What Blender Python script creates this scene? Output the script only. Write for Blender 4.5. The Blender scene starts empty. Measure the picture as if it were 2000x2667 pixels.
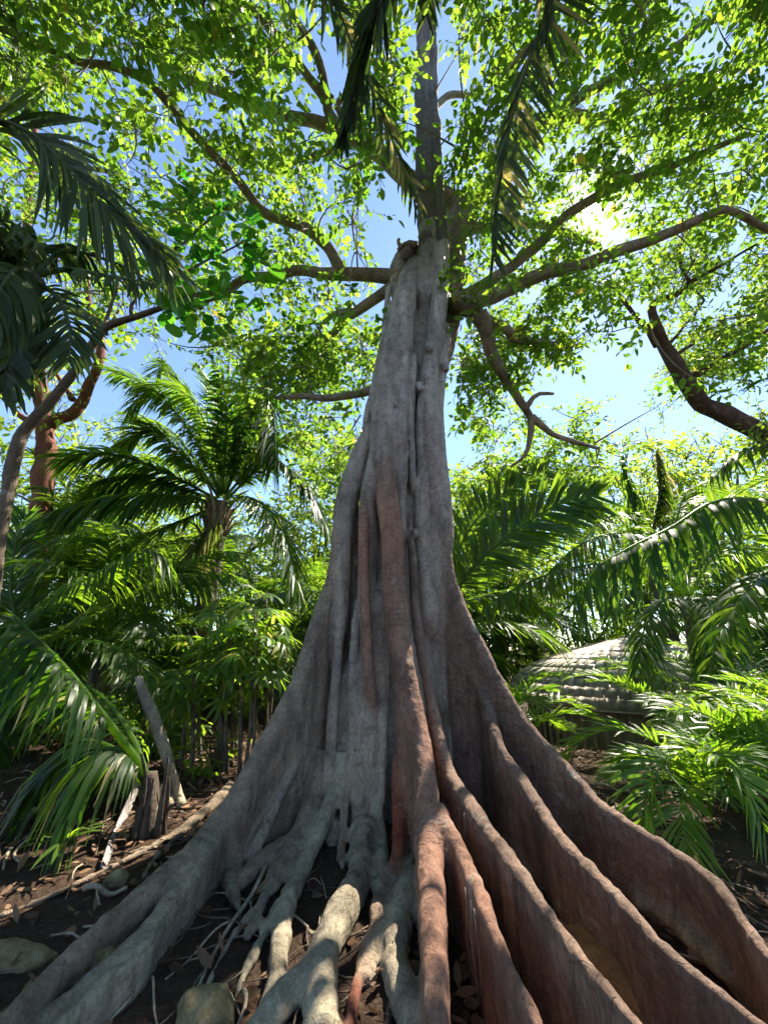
import bpy, math, random
import numpy as np
from mathutils import Vector, Matrix, Euler
from mathutils.kdtree import KDTree

random.seed(7)
rng = np.random.default_rng(7)
R = math.radians
SC = bpy.context.scene
COL = SC.collection

# ------------------------------------------------------------------ camera
EYE = 1.6
PITCH = R(20.0)
F = 980.0            # focal length in pixels of the 2000 x 2667 photograph
cam_d = bpy.data.cameras.new('camera')
cam = bpy.data.objects.new('camera', cam_d)
COL.objects.link(cam)
cam.location = (0, 0, EYE)
cam.rotation_euler = (R(90) + PITCH, 0, 0)
cam_d.sensor_fit = 'VERTICAL'
cam_d.sensor_height = 36.0
cam_d.lens = 36.0 * F / 2667.0
cam_d.clip_start = 0.05
cam_d.clip_end = 2000
SC.camera = cam

# ------------------------------------------------------------------ sky, sun, exposure
SUN_EL, SUN_AZ = R(51.7), R(39.9)          # azimuth measured from +Y towards +X
sun_dir = Vector((math.sin(SUN_AZ) * math.cos(SUN_EL), math.cos(SUN_AZ) * math.cos(SUN_EL), math.sin(SUN_EL)))
world = bpy.data.worlds.new('World')
SC.world = world
world.use_nodes = True
nt = world.node_tree
nt.nodes.clear()
sky = nt.nodes.new('ShaderNodeTexSky')
sky.sky_type = 'NISHITA'
sky.sun_disc = False
sky.sun_elevation = SUN_EL
sky.sun_rotation = SUN_AZ
sky.altitude = 30
sky.air_density = 0.9
sky.dust_density = 0.1
sky.ozone_density = 2.5
bg = nt.nodes.new('ShaderNodeBackground')
bg.inputs['Strength'].default_value = 0.11
# the sun's own disc and the glow of the air round it
tc = nt.nodes.new('ShaderNodeTexCoord')
dot = nt.nodes.new('ShaderNodeVectorMath'); dot.operation = 'DOT_PRODUCT'
dot.inputs[1].default_value = sun_dir
nt.links.new(tc.outputs['Generated'], dot.inputs[0])
disc = nt.nodes.new('ShaderNodeMapRange'); disc.interpolation_type = 'SMOOTHSTEP'
disc.inputs['From Min'].default_value = math.cos(R(1.3)); disc.inputs['From Max'].default_value = math.cos(R(0.4))
disc.inputs['To Min'].default_value = 0; disc.inputs['To Max'].default_value = 40
nt.links.new(dot.outputs['Value'], disc.inputs['Value'])
glow = nt.nodes.new('ShaderNodeMath'); glow.operation = 'POWER'
clampn = nt.nodes.new('ShaderNodeMath'); clampn.operation = 'MAXIMUM'; clampn.inputs[1].default_value = 0
nt.links.new(dot.outputs['Value'], clampn.inputs[0])
nt.links.new(clampn.outputs[0], glow.inputs[0]); glow.inputs[1].default_value = 900
glow2 = nt.nodes.new('ShaderNodeMath'); glow2.operation = 'MULTIPLY_ADD'
nt.links.new(glow.outputs[0], glow2.inputs[0]); glow2.inputs[1].default_value = 1.0
nt.links.new(disc.outputs[0], glow2.inputs[2])
bg2 = nt.nodes.new('ShaderNodeBackground'); bg2.inputs['Color'].default_value = (1, 0.95, 0.86, 1)
nt.links.new(glow2.outputs[0], bg2.inputs['Strength'])
addb = nt.nodes.new('ShaderNodeAddShader')
wo = nt.nodes.new('ShaderNodeOutputWorld')
nt.links.new(sky.outputs[0], bg.inputs['Color'])
nt.links.new(bg.outputs[0], addb.inputs[0]); nt.links.new(bg2.outputs[0], addb.inputs[1])
nt.links.new(addb.outputs[0], wo.inputs['Surface'])

sun_d = bpy.data.lights.new('sun', 'SUN')
sun_d.energy = 5.0
sun_d.angle = R(0.53)
sun_d.color = (1.0, 0.91, 0.77)
sun = bpy.data.objects.new('sun', sun_d)
COL.objects.link(sun)
sun.location = (10, 12, 25)
sun.rotation_euler = (-sun_dir).to_track_quat('-Z', 'Y').to_euler()

SC.view_settings.view_transform = 'Standard'
SC.view_settings.look = 'None'
SC.view_settings.exposure = 1.68
SC.view_settings.gamma = 1.0
SC.view_settings.use_curve_mapping = False
SC.render.engine = 'CYCLES'
SC.cycles.max_bounces = 5
SC.cycles.diffuse_bounces = 3
SC.cycles.transmission_bounces = 3
SC.cycles.glossy_bounces = 2
SC.cycles.transparent_max_bounces = 4
SC.cycles.sample_clamp_indirect = 6.0
SC.cycles.use_light_tree = False
SC.cycles.use_adaptive_sampling = True
SC.cycles.adaptive_threshold = 0.03
SC.cycles.use_denoising = True
try:
    SC.cycles.denoiser = 'OPENIMAGEDENOISE'
    SC.cycles.denoising_prefilter = 'ACCURATE'
except Exception:
    pass

# ------------------------------------------------------------------ helpers
CP, SP = math.cos(PITCH), math.sin(PITCH)

def ray(px, py):
    """direction (x, y, z) in the world of the photograph's pixel, unit depth"""
    dx = (px - 1000.0) / F
    dy = (1333.5 - py) / F
    return np.array([dx, CP - dy * SP, dy * CP + SP])

def atY(px, py, Y):
    d = ray(px, py)
    s = Y / d[1]
    return np.array([d[0] * s, Y, EYE + d[2] * s])

def atZ(px, py, z):
    d = ray(px, py)
    s = (z - EYE) / d[2]
    return np.array([d[0] * s, d[1] * s, z])

def depth(p):
    return p[1] * CP + (p[2] - EYE) * SP

def project(P):
    P = np.asarray(P, float)
    x, y, z = P[..., 0], P[..., 1], P[..., 2] - EYE
    dep = y * CP + z * SP
    up = z * CP - y * SP
    dep = np.where(np.abs(dep) < 1e-6, 1e-6, dep)
    return np.stack([1000 + F * x / dep, 1333.5 - F * up / dep, dep], -1)

def hash3(ix, iy, iz, seed=0):
    h = (ix.astype(np.int64) * 374761393 + iy.astype(np.int64) * 668265263 + iz.astype(np.int64) * 2147483647 + seed * 974634777) & 0x7fffffff
    h = (h ^ (h >> 13)) * 1274126177 & 0x7fffffff
    h = (h ^ (h >> 16)) & 0xffff
    return h / 65535.0

def vnoise(P, seed=0):
    """value noise in 0..1"""
    P = np.asarray(P, float)
    i = np.floor(P).astype(np.int64)
    f = P - i
    f = f * f * (3 - 2 * f)
    out = 0
    for a in (0, 1):
        wx = f[:, 0] if a else 1 - f[:, 0]
        for b in (0, 1):
            wy = f[:, 1] if b else 1 - f[:, 1]
            for c in (0, 1):
                wz = f[:, 2] if c else 1 - f[:, 2]
                out = out + wx * wy * wz * hash3(i[:, 0] + a, i[:, 1] + b, i[:, 2] + c, seed)
    return out

def fbm(P, octaves=3, seed=0):
    s, a, t = 0, 1.0, 0
    for k in range(octaves):
        s = s + a * vnoise(np.asarray(P) * (2.0 ** k), seed + k)
        t += a
        a *= 0.5
    return s / t

def mesh_np(name, V, F_, tint=None, smooth=True, color=None):
    """mesh from arrays: V (n,3); F_ a list of (k,3) / (k,4) int arrays"""
    V = np.asarray(V, np.float32)
    me = bpy.data.meshes.new(name)
    F_ = [np.asarray(f, np.int32) for f in F_ if len(f)]
    nloops = sum(f.size for f in F_)
    npoly = sum(len(f) for f in F_)
    me.vertices.add(len(V))
    me.vertices.foreach_set('co', V.ravel())
    me.loops.add(nloops)
    me.polygons.add(npoly)
    me.loops.foreach_set('vertex_index', np.concatenate([f.ravel() for f in F_]))
    tot = np.concatenate([np.full(len(f), f.shape[1], np.int32) for f in F_])
    start = np.concatenate([[0], np.cumsum(tot)[:-1]]).astype(np.int32)
    me.polygons.foreach_set('loop_start', start)
    if smooth:
        me.polygons.foreach_set('use_smooth', np.ones(npoly, bool))
    if tint is not None:
        a = me.attributes.new('tint', 'FLOAT', 'POINT')
        a.data.foreach_set('value', np.asarray(tint, np.float32))
    if color is not None:
        a = me.attributes.new('bark', 'FLOAT_COLOR', 'POINT')
        c = np.ones((len(V), 4), np.float32)
        c[:, :3] = color
        a.data.foreach_set('color', c.ravel())
    me.update(calc_edges=True)
    me.validate()
    return me

def link(name, me, parent=None, mat=None):
    o = bpy.data.objects.new(name, me)
    COL.objects.link(o)
    if parent is not None:
        o.parent = parent
    if mat is not None and me is not None and not me.materials:
        me.materials.append(mat)
    return o

def root_loc(o):
    p = np.zeros(3)
    while o is not None:
        p = p + np.array(o.location)
        o = o.parent
    return p

def part(name, V, F_, mat, parent=None, tint=None, smooth=True, color=None, kind=None):
    V = np.asarray(V, float)
    if parent is not None:
        V = V - root_loc(parent)
    o = link(name, mesh_np(name, V, F_, tint, smooth, color), parent, mat)
    if kind:
        o['kind'] = kind
    return o

def thing(name, label, cat, loc=(0, 0, 0), group=None):
    o = bpy.data.objects.new(name, None)
    COL.objects.link(o)
    o.location = [float(v) for v in loc]
    o.empty_display_size = 0.2
    o['label'] = label
    o['category'] = cat
    if group:
        o['group'] = group
    return o

def tag(o, label, cat, group=None):
    o['label'] = label
    o['category'] = cat
    if group:
        o['group'] = group
    return o

def resample(P, n):
    """Catmull-Rom through the rows of P (any columns), n points evenly spread"""
    P = np.asarray(P, float)
    if len(P) < 3:
        t = np.linspace(0, 1, n)[:, None]
        return P[0] * (1 - t) + P[-1] * t
    Q = np.vstack([2 * P[0] - P[1], P, 2 * P[-1] - P[-2]])
    d = np.concatenate([[0], np.cumsum(np.linalg.norm(np.diff(P[:, :3], axis=0), axis=1) + 1e-6)])
    u = np.linspace(0, d[-1], n)
    k = np.clip(np.searchsorted(d, u, side='right') - 1, 0, len(P) - 2)
    t = ((u - d[k]) / (d[k + 1] - d[k]))[:, None]
    p0, p1, p2, p3 = Q[k], Q[k + 1], Q[k + 2], Q[k + 3]
    return 0.5 * (2 * p1 + (p2 - p0) * t + (2 * p0 - 5 * p1 + 4 * p2 - p3) * t ** 2 + (3 * p1 - p0 - 3 * p2 + p3) * t ** 3)

def norm(v):
    v = np.asarray(v, float)
    return v / (np.linalg.norm(v, axis=-1, keepdims=True) + 1e-9)

def tube(P, r, seg=8, squash=1.0, wob=0.0, seed=0):
    """closed tapered tube along the rows of P"""
    P = np.asarray(P, float)
    n = len(P)
    r = np.broadcast_to(np.asarray(r, float), (n,))
    T = norm(np.gradient(P, axis=0))
    ref = np.array([0, 0, 1.0]) if abs(T[0][2]) < 0.9 else np.array([1.0, 0, 0])
    N = np.zeros((n, 3))
    a = norm(ref - T[0] * np.dot(ref, T[0]))
    for i in range(n):
        a = norm(a - T[i] * np.dot(a, T[i]))
        N[i] = a
    B = np.cross(T, N)
    th = np.linspace(0, 2 * math.pi, seg, endpoint=False)
    rr = r[:, None] * np.ones((1, seg))
    if wob:
        q = P[:, None, :] * 3 + np.stack([np.cos(th), np.sin(th), th * 0], -1)[None] * 1.3
        rr = rr * (1 + wob * (vnoise(q.reshape(-1, 3), seed).reshape(n, seg) - 0.5) * 2)
    ring = P[:, None, :] + N[:, None, :] * (np.cos(th)[None, :] * rr)[..., None] + B[:, None, :] * (np.sin(th)[None, :] * rr)[..., None] * squash
    V = ring.reshape(-1, 3)
    i = np.arange(n - 1)[:, None] * seg
    j = np.arange(seg)[None, :]
    j2 = (j + 1) % seg
    Q = np.stack([i + j, i + j2, i + seg + j2, i + seg + j], -1).reshape(-1, 4)
    V = np.vstack([V, P[0] - T[0] * r[0] * 0.3, P[-1] + T[-1] * r[-1] * 0.3])
    c0, c1 = n * seg, n * seg + 1
    j = np.arange(seg)
    j2 = (j + 1) % seg
    T0 = np.stack([np.full(seg, c0), j2, j], -1)
    b = (n - 1) * seg
    T1 = np.stack([np.full(seg, c1), b + j, b + j2], -1)
    return V, [Q, np.vstack([T0, T1])]

class MB:
    """collects arrays of one mesh"""
    def __init__(self):
        self.V, self.Q, self.T, self.t, self.n = [], [], [], [], 0
    def add(self, V, F_, tint=0.5):
        V = np.asarray(V, float)
        for f in F_:
            f = np.asarray(f)
            if len(f):
                (self.Q if f.shape[1] == 4 else self.T).append(f + self.n)
        self.V.append(V)
        self.t.append(np.broadcast_to(np.asarray(tint, float), (len(V),)))
        self.n += len(V)
        return self
    def arrays(self):
        F_ = []
        if self.Q:
            F_.append(np.vstack(self.Q))
        if self.T:
            F_.append(np.vstack(self.T))
        return np.vstack(self.V), F_, np.concatenate(self.t)
    def part(self, name, mat, parent=None, smooth=True, kind=None):
        V, F_, t = self.arrays()
        return part(name, V, F_, mat, parent, t, smooth, kind=kind)

BOXF = np.array([[0, 1, 3, 2], [4, 6, 7, 5], [0, 4, 5, 1], [2, 3, 7, 6], [0, 2, 6, 4], [1, 5, 7, 3]])
def box8(c):
    """c: 8 corners, index bits x y z"""
    return np.asarray(c, float), [BOXF[:, ::-1]]

# ------------------------------------------------------------------ materials
def new_mat(name):
    m = bpy.data.materials.new(name)
    m.use_nodes = True
    m.node_tree.nodes.clear()
    return m, m.node_tree.nodes, m.node_tree.links

def ramp(N, L, src, stops):
    r = N.new('ShaderNodeValToRGB')
    e = r.color_ramp.elements
    e[0].position, e[0].color = stops[0][0], (*stops[0][1], 1)
    e[1].position, e[1].color = stops[-1][0], (*stops[-1][1], 1)
    for p, c in stops[1:-1]:
        x = e.new(p)
        x.color = (*c, 1)
    L.new(src, r.inputs[0])
    return r.outputs[0]

def noise_tex(N, L, scale, detail=4, vec=None, rough=0.55, dist=0.0):
    t = N.new('ShaderNodeTexNoise')
    t.inputs['Scale'].default_value = scale
    t.inputs['Detail'].default_value = detail
    t.inputs['Roughness'].default_value = rough
    t.inputs['Distortion'].default_value = dist
    if vec is not None:
        L.new(vec, t.inputs['Vector'])
    return t.outputs['Fac']

def mixc(N, L, fac, a, b, mode='MIX'):
    m = N.new('ShaderNodeMix')
    m.data_type = 'RGBA'
    m.blend_type = mode
    for inp, v in ((m.inputs[0], fac), (m.inputs[6], a), (m.inputs[7], b)):
        if isinstance(v, (int, float)):
            inp.default_value = v
        elif isinstance(v, tuple):
            inp.default_value = (*v, 1)
        else:
            L.new(v, inp)
    return m.outputs[2]

def mathn(N, L, op, a, b=None):
    m = N.new('ShaderNodeMath')
    m.operation = op
    for inp, v in ((m.inputs[0], a), (m.inputs[1], b)):
        if v is None:
            continue
        if isinstance(v, (int, float)):
            inp.default_value = v
        else:
            L.new(v, inp)
    return m.outputs[0]

def coords(N, L, scale=(1, 1, 1)):
    g = N.new('ShaderNodeNewGeometry')
    mp = N.new('ShaderNodeMapping')
    mp.inputs['Scale'].default_value = scale
    L.new(g.outputs['Position'], mp.inputs['Vector'])
    return mp.outputs[0]

def leaf_mat(name, dark, light, trans_d, trans_l, trans=0.5, rough=0.4, spec=0.4, dead=None):
    """thin leaf: reflects in front, lets light through from behind"""
    m, N, L = new_mat(name)
    at = N.new('ShaderNodeAttribute')
    at.attribute_name = 'tint'
    f = at.outputs['Fac']
    oi = N.new('ShaderNodeObjectInfo')
    c1 = mixc(N, L, f, dark, light)
    c2 = mixc(N, L, f, trans_d, trans_l)
    nz = noise_tex(N, L, 9.0, 2, coords(N, L))
    c1 = mixc(N, L, 0.35, c1, ramp(N, L, nz, [(0.3, (0.25, 0.25, 0.25)), (0.75, (1, 1, 1))]), 'MULTIPLY')
    if dead is not None:
        # tint above 1 marks withered leaves
        g = N.new('ShaderNodeMapRange')
        g.inputs['From Min'].default_value = 1.2
        g.inputs['From Max'].default_value = 2.0
        L.new(f, g.inputs['Value'])
        c1 = mixc(N, L, g.outputs[0], c1, dead)
        c2 = mixc(N, L, g.outputs[0], c2, tuple(min(1, v * 1.6) for v in dead))
    p = N.new('ShaderNodeBsdfPrincipled')
    L.new(c1, p.inputs['Base Color'])
    p.inputs['Roughness'].default_value = rough
    p.inputs['Specular IOR Level'].default_value = spec
    t = N.new('ShaderNodeBsdfTranslucent')
    L.new(c2, t.inputs['Color'])
    mx = N.new('ShaderNodeMixShader')
    mx.inputs[0].default_value = trans
    L.new(p.outputs[0], mx.inputs[1])
    L.new(t.outputs[0], mx.inputs[2])
    o = N.new('ShaderNodeOutputMaterial')
    L.new(mx.outputs[0], o.inputs[0])
    return m

def bark_mat(name, base=None, use_attr=False, dark=0.55, rings=1.0, rough=0.85, streak=1.0, bump=0.6, light=1.25, grain=1.0, cracks=0.5):
    m, N, L = new_mat(name)
    pos = coords(N, L)
    if use_attr:
        at = N.new('ShaderNodeAttribute')
        at.attribute_name = 'bark'
        col = at.outputs['Color']
    else:
        rgb = N.new('ShaderNodeRGB')
        rgb.outputs[0].default_value = (*base, 1)
        col = rgb.outputs[0]
    # big stains running down, blotches, streaks, fine speckle
    n1 = noise_tex(N, L, 1.0, 6, coords(N, L, (2.6, 2.6, 0.9)), 0.62, 0.6)
    col = mixc(N, L, 1.0, col, ramp(N, L, n1, [(0.28, (dark, dark * 0.96, dark * 0.93)), (0.5, (0.95, 0.95, 0.95)), (0.72, (light, light * 0.99, light * 0.95))]), 'MULTIPLY')
    nb = noise_tex(N, L, 8.0, 6, pos, 0.68, 0.5)
    col = mixc(N, L, 0.7, col, ramp(N, L, nb, [(0.34, (0.55, 0.52, 0.5)), (0.52, (1, 1, 1)), (0.7, (1.25, 1.22, 1.15))]), 'MULTIPLY')
    n2 = noise_tex(N, L, 1.0, 5, coords(N, L, (15, 15, 1.1)), 0.65, 0.5)
    col = mixc(N, L, 0.5 * streak, col, ramp(N, L, n2, [(0.3, (0.5, 0.48, 0.46)), (0.6, (1.1, 1.1, 1.1))]), 'MULTIPLY')
    n3 = noise_tex(N, L, 60.0, 6, coords(N, L, (1, 1, 0.45)), 0.8)
    col = mixc(N, L, 0.7 * grain, col, ramp(N, L, n3, [(0.36, (0.42, 0.40, 0.39)), (0.5, (0.95, 0.95, 0.95)), (0.64, (1.25, 1.25, 1.22))]), 'MULTIPLY')
    # pale lichen flecks and small dark scars
    n5 = noise_tex(N, L, 5.0, 8, pos, 0.72, 0.8)
    col = mixc(N, L, ramp(N, L, n5, [(0.58, (0, 0, 0)), (0.70, (0.6, 0.6, 0.6))]), col, (0.36, 0.345, 0.29))
    n7 = noise_tex(N, L, 19.0, 4, coords(N, L, (0.7, 0.7, 2.2)), 0.6, 0.4)
    col = mixc(N, L, ramp(N, L, n7, [(0.66, (0, 0, 0)), (0.74, (0.7, 0.7, 0.7))]), col, (0.05, 0.035, 0.028))
    # cracks that run along the wood, only in places
    vo = N.new('ShaderNodeTexVoronoi')
    vo.feature = 'DISTANCE_TO_EDGE'
    vo.inputs['Scale'].default_value = 1.0
    wob_ = N.new('ShaderNodeVectorMath'); wob_.operation = 'ADD'
    nzc = N.new('ShaderNodeTexNoise'); nzc.inputs['Scale'].default_value = 3.0; nzc.inputs['Detail'].default_value = 4
    L.new(pos, nzc.inputs['Vector'])
    L.new(coords(N, L, (8.0, 8.0, 0.8)), wob_.inputs[0]); L.new(nzc.outputs['Color'], wob_.inputs[1])
    L.new(wob_.outputs[0], vo.inputs['Vector'])
    crk = ramp(N, L, vo.outputs['Distance'], [(0.0, (1, 1, 1)), (0.022, (0, 0, 0))])
    crk = mathn(N, L, 'MULTIPLY', crk, ramp(N, L, noise_tex(N, L, 1.6, 3, pos), [(0.48, (0, 0, 0)), (0.62, (1, 1, 1))]))
    crk = mathn(N, L, 'MULTIPLY', crk, 0.75 * cracks)
    col = mixc(N, L, crk, col, (0.05, 0.036, 0.028))
    # growth rings round the stems: thin dark lines, in patches
    w = N.new('ShaderNodeTexWave')
    w.wave_type = 'BANDS'
    w.bands_direction = 'Z'
    w.inputs['Scale'].default_value = 5.0
    w.inputs['Distortion'].default_value = 7.0
    w.inputs['Detail'].default_value = 5
    w.inputs['Detail Scale'].default_value = 0.9
    w.inputs['Detail Roughness'].default_value = 0.6
    L.new(pos, w.inputs['Vector'])
    wv = ramp(N, L, w.outputs['Fac'], [(0.0, (0, 0, 0)), (0.10, (0.95, 0.95, 0.95)), (1.0, (1, 1, 1))])
    n6 = noise_tex(N, L, 2.2, 3, pos)
    ringf = mathn(N, L, 'MULTIPLY', ramp(N, L, n6, [(0.46, (0, 0, 0)), (0.62, (1, 1, 1))]), 0.75 * rings)
    col = mixc(N, L, ringf, col, mixc(N, L, 1.0, col, mixc(N, L, wv, (0.4, 0.37, 0.35), (1, 1, 1)), 'MULTIPLY'))
    h = mathn(N, L, 'ADD', mathn(N, L, 'MULTIPLY', n3, 0.35), mathn(N, L, 'MULTIPLY', n2, 0.5 * streak))
    h = mathn(N, L, 'ADD', h, mathn(N, L, 'MULTIPLY', mathn(N, L, 'MULTIPLY', wv, ringf), 0.35))
    h = mathn(N, L, 'ADD', h, mathn(N, L, 'MULTIPLY', nb, 0.9))
    h = mathn(N, L, 'SUBTRACT', h, mathn(N, L, 'MULTIPLY', n7, 0.3))
    h = mathn(N, L, 'SUBTRACT', h, mathn(N, L, 'MULTIPLY', crk, 0.8))
    b = N.new('ShaderNodeBump')
    b.inputs['Strength'].default_value = bump
    b.inputs['Distance'].default_value = 0.03
    L.new(h, b.inputs['Height'])
    p = N.new('ShaderNodeBsdfPrincipled')
    L.new(col, p.inputs['Base Color'])
    L.new(b.outputs[0], p.inputs['Normal'])
    p.inputs['Roughness'].default_value = rough
    p.inputs['Specular IOR Level'].default_value = 0.25
    o = N.new('ShaderNodeOutputMaterial')
    L.new(p.outputs[0], o.inputs[0])
    return m

M = {}
M['fig_bark'] = bark_mat('fig_bark', use_attr=True, bump=1.0, rings=0.55, dark=0.42, light=1.35, cracks=0.4)
M['limb_bark'] = bark_mat('limb_bark', (0.30, 0.25, 0.19), rings=0.6, bump=0.5)
M['dark_bark'] = bark_mat('dark_bark', (0.16, 0.12, 0.085), rings=0.4)
M['red_bark'] = bark_mat('red_bark', (0.20, 0.075, 0.045), rings=0.5, light=1.5)
M['maroon_bark'] = bark_mat('maroon_bark', (0.115, 0.062, 0.047), rings=0.3, light=1.4)
M['palm_bark'] = bark_mat('palm_bark', (0.17, 0.14, 0.11), rings=1.6, streak=1.0)
M['stump_bark'] = bark_mat('stump_bark', (0.085, 0.065, 0.048), rings=0.3, streak=1.4)
M['boot'] = bark_mat('boot', (0.33, 0.25, 0.18), rings=0.2)
M['dead_wood'] = bark_mat('dead_wood', (0.36, 0.29, 0.20), rings=0.4, light=1.4)
M['grey_wood'] = bark_mat('grey_wood', (0.36, 0.33, 0.32), rings=0.0, streak=1.6)
M['leaf'] = leaf_mat('fig_leaf', (0.035, 0.085, 0.012), (0.075, 0.15, 0.02), (0.07, 0.24, 0.012), (0.50, 0.73, 0.05), 0.53, 0.42, 0.3, dead=(0.45, 0.38, 0.05))
M['round_leaf'] = leaf_mat('round_leaf', (0.025, 0.075, 0.012), (0.05, 0.12, 0.02), (0.05, 0.30, 0.012), (0.26, 0.60, 0.03), 0.55, 0.3, 0.4)
M['compound_leaf'] = leaf_mat('compound_leaf', (0.04, 0.09, 0.012), (0.08, 0.15, 0.02), (0.22, 0.45, 0.015), (0.55, 0.70, 0.04), 0.5, 0.45, 0.3)
M['far_leaf'] = leaf_mat('far_leaf', (0.05, 0.10, 0.015), (0.10, 0.17, 0.03), (0.25, 0.45, 0.02), (0.55, 0.68, 0.06), 0.5, 0.5, 0.3)
M['palm_leaf'] = leaf_mat('palm_leaf', (0.016, 0.045, 0.010), (0.050, 0.105, 0.020), (0.08, 0.26, 0.010), (0.44, 0.64, 0.03), 0.46, 0.44, 0.3, dead=(0.34, 0.25, 0.13))
M['dark_palm_leaf'] = leaf_mat('dark_palm_leaf', (0.022, 0.042, 0.012), (0.095, 0.125, 0.055), (0.03, 0.10, 0.012), (0.26, 0.36, 0.04), 0.3, 0.5, 0.15, dead=(0.42, 0.33, 0.10))
M['areca_leaf'] = leaf_mat('areca_leaf', (0.035, 0.095, 0.016), (0.08, 0.16, 0.025), (0.16, 0.42, 0.012), (0.45, 0.65, 0.03), 0.45, 0.42, 0.35, dead=(0.40, 0.33, 0.08))
M['litter'] = leaf_mat('litter', (0.07, 0.04, 0.022), (0.26, 0.15, 0.085), (0.06, 0.035, 0.02), (0.16, 0.09, 0.04), 0.15, 0.7, 0.2)

def soil_mat():
    m, N, L = new_mat('soil')
    pos = coords(N, L)
    n1 = noise_tex(N, L, 1.1, 6, pos, 0.6)
    c = ramp(N, L, n1, [(0.3, (0.038, 0.026, 0.018)), (0.55, (0.075, 0.048, 0.033)), (0.75, (0.15, 0.092, 0.06))])
    n2 = noise_tex(N, L, 38, 6, pos, 0.7)
    c = mixc(N, L, 0.8, c, ramp(N, L, n2, [(0.3, (0.35, 0.33, 0.32)), (0.7, (1.4, 1.3, 1.2))]), 'MULTIPLY')
    v = N.new('ShaderNodeTexVoronoi')
    v.inputs['Scale'].default_value = 24
    L.new(pos, v.inputs['Vector'])
    b = N.new('ShaderNodeBump')
    b.inputs['Strength'].default_value = 0.9
    b.inputs['Distance'].default_value = 0.05
    L.new(mathn(N, L, 'ADD', n2, mathn(N, L, 'MULTIPLY', v.outputs['Distance'], 0.6)), b.inputs['Height'])
    p = N.new('ShaderNodeBsdfPrincipled')
    L.new(c, p.inputs['Base Color'])
    L.new(b.outputs[0], p.inputs['Normal'])
    p.inputs['Roughness'].default_value = 0.95
    p.inputs['Specular IOR Level'].default_value = 0.15
    o = N.new('ShaderNodeOutputMaterial')
    L.new(p.outputs[0], o.inputs[0])
    return m
M['soil'] = soil_mat()

def stone_mat(name, a, b_, sc=9):
    m, N, L = new_mat(name)
    pos = coords(N, L)
    n1 = noise_tex(N, L, sc, 8, pos, 0.65, 0.3)
    c = ramp(N, L, n1, [(0.3, tuple(v * 0.45 for v in a)), (0.5, a), (0.72, b_)])
    n2 = noise_tex(N, L, sc * 9, 5, pos, 0.7)
    c = mixc(N, L, 0.6, c, ramp(N, L, n2, [(0.3, (0.5, 0.5, 0.5)), (0.65, (1.15, 1.15, 1.1))]), 'MULTIPLY')
    b = N.new('ShaderNodeBump')
    b.inputs['Strength'].default_value = 0.8
    b.inputs['Distance'].default_value = 0.04
    L.new(mathn(N, L, 'ADD', n1, mathn(N, L, 'MULTIPLY', n2, 0.4)), b.inputs['Height'])
    p = N.new('ShaderNodeBsdfPrincipled')
    L.new(c, p.inputs['Base Color'])
    L.new(b.outputs[0], p.inputs['Normal'])
    p.inputs['Roughness'].default_value = 0.9
    p.inputs['Specular IOR Level'].default_value = 0.2
    o = N.new('ShaderNodeOutputMaterial')
    L.new(p.outputs[0], o.inputs[0])
    return m
M['rock'] = stone_mat('rock', (0.22, 0.17, 0.085), (0.36, 0.30, 0.17))
M['clay'] = stone_mat('clay', (0.30, 0.15, 0.06), (0.42, 0.25, 0.12), 6)

def wood_mat(name, a, b_):
    m, N, L = new_mat(name)
    oi = N.new('ShaderNodeObjectInfo')
    tco = N.new('ShaderNodeTexCoord')
    mp = N.new('ShaderNodeMapping')
    mp.inputs['Scale'].default_value = (40, 40, 3)
    L.new(tco.outputs['Object'], mp.inputs['Vector'])
    n1 = noise_tex(N, L, 1.0, 5, mp.outputs[0], 0.65)
    n2 = noise_tex(N, L, 2.0, 3, coords(N, L))
    c = ramp(N, L, oi.outputs['Random'], [(0.0, a), (1.0, b_)])
    c = mixc(N, L, 0.7, c, ramp(N, L, n1, [(0.3, (0.55, 0.52, 0.5)), (0.65, (1.1, 1.1, 1.1))]), 'MULTIPLY')
    c = mixc(N, L, 0.5, c, ramp(N, L, n2, [(0.3, (0.6, 0.58, 0.55)), (0.65, (1.1, 1.1, 1.1))]), 'MULTIPLY')
    b = N.new('ShaderNodeBump')
    b.inputs['Strength'].default_value = 0.5
    b.inputs['Distance'].default_value = 0.01
    L.new(n1, b.inputs['Height'])
    p = N.new('ShaderNodeBsdfPrincipled')
    L.new(c, p.inputs['Base Color'])
    L.new(b.outputs[0], p.inputs['Normal'])
    p.inputs['Roughness'].default_value = 0.8
    o = N.new('ShaderNodeOutputMaterial')
    L.new(p.outputs[0], o.inputs[0])
    return m
M['shingle'] = wood_mat('shingle', (0.48, 0.42, 0.35), (0.62, 0.56, 0.48))
M['cane'] = wood_mat('cane', (0.34, 0.25, 0.13), (0.44, 0.33, 0.18))
# ------------------------------------------------------------------ ground
def gz(x, y):
    x = np.asarray(x, float); y = np.asarray(y, float)
    z = 0.10 * (fbm(np.stack([x * 0.8, y * 0.8, x * 0], -1).reshape(-1, 3), 3, 11).reshape(x.shape) - 0.5)
    d = np.clip((y - 6.5) / 4.0, 0, 1) * np.clip((x - 1.5) / 3.0, 0, 1)
    d = d * d * (3 - 2 * d)
    z = z - 1.3 * d
    l = np.clip((-x - 2.0) / 6.0, 0, 1)
    z = z + 0.25 * l * l * (3 - 2 * l)
    return z

def g1(x, y):
    return float(gz(np.array([x]), np.array([y]))[0])

def ground_pt(px, py, up=0.0):
    """where the photograph's pixel meets the ground"""
    d = ray(px, py)
    z = up
    p = None
    for _ in range(12):
        s = (z - EYE) / min(d[2], -1e-3)
        p = np.array([d[0] * s, d[1] * s, z])
        z = g1(p[0], p[1]) + up
    return p

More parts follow.
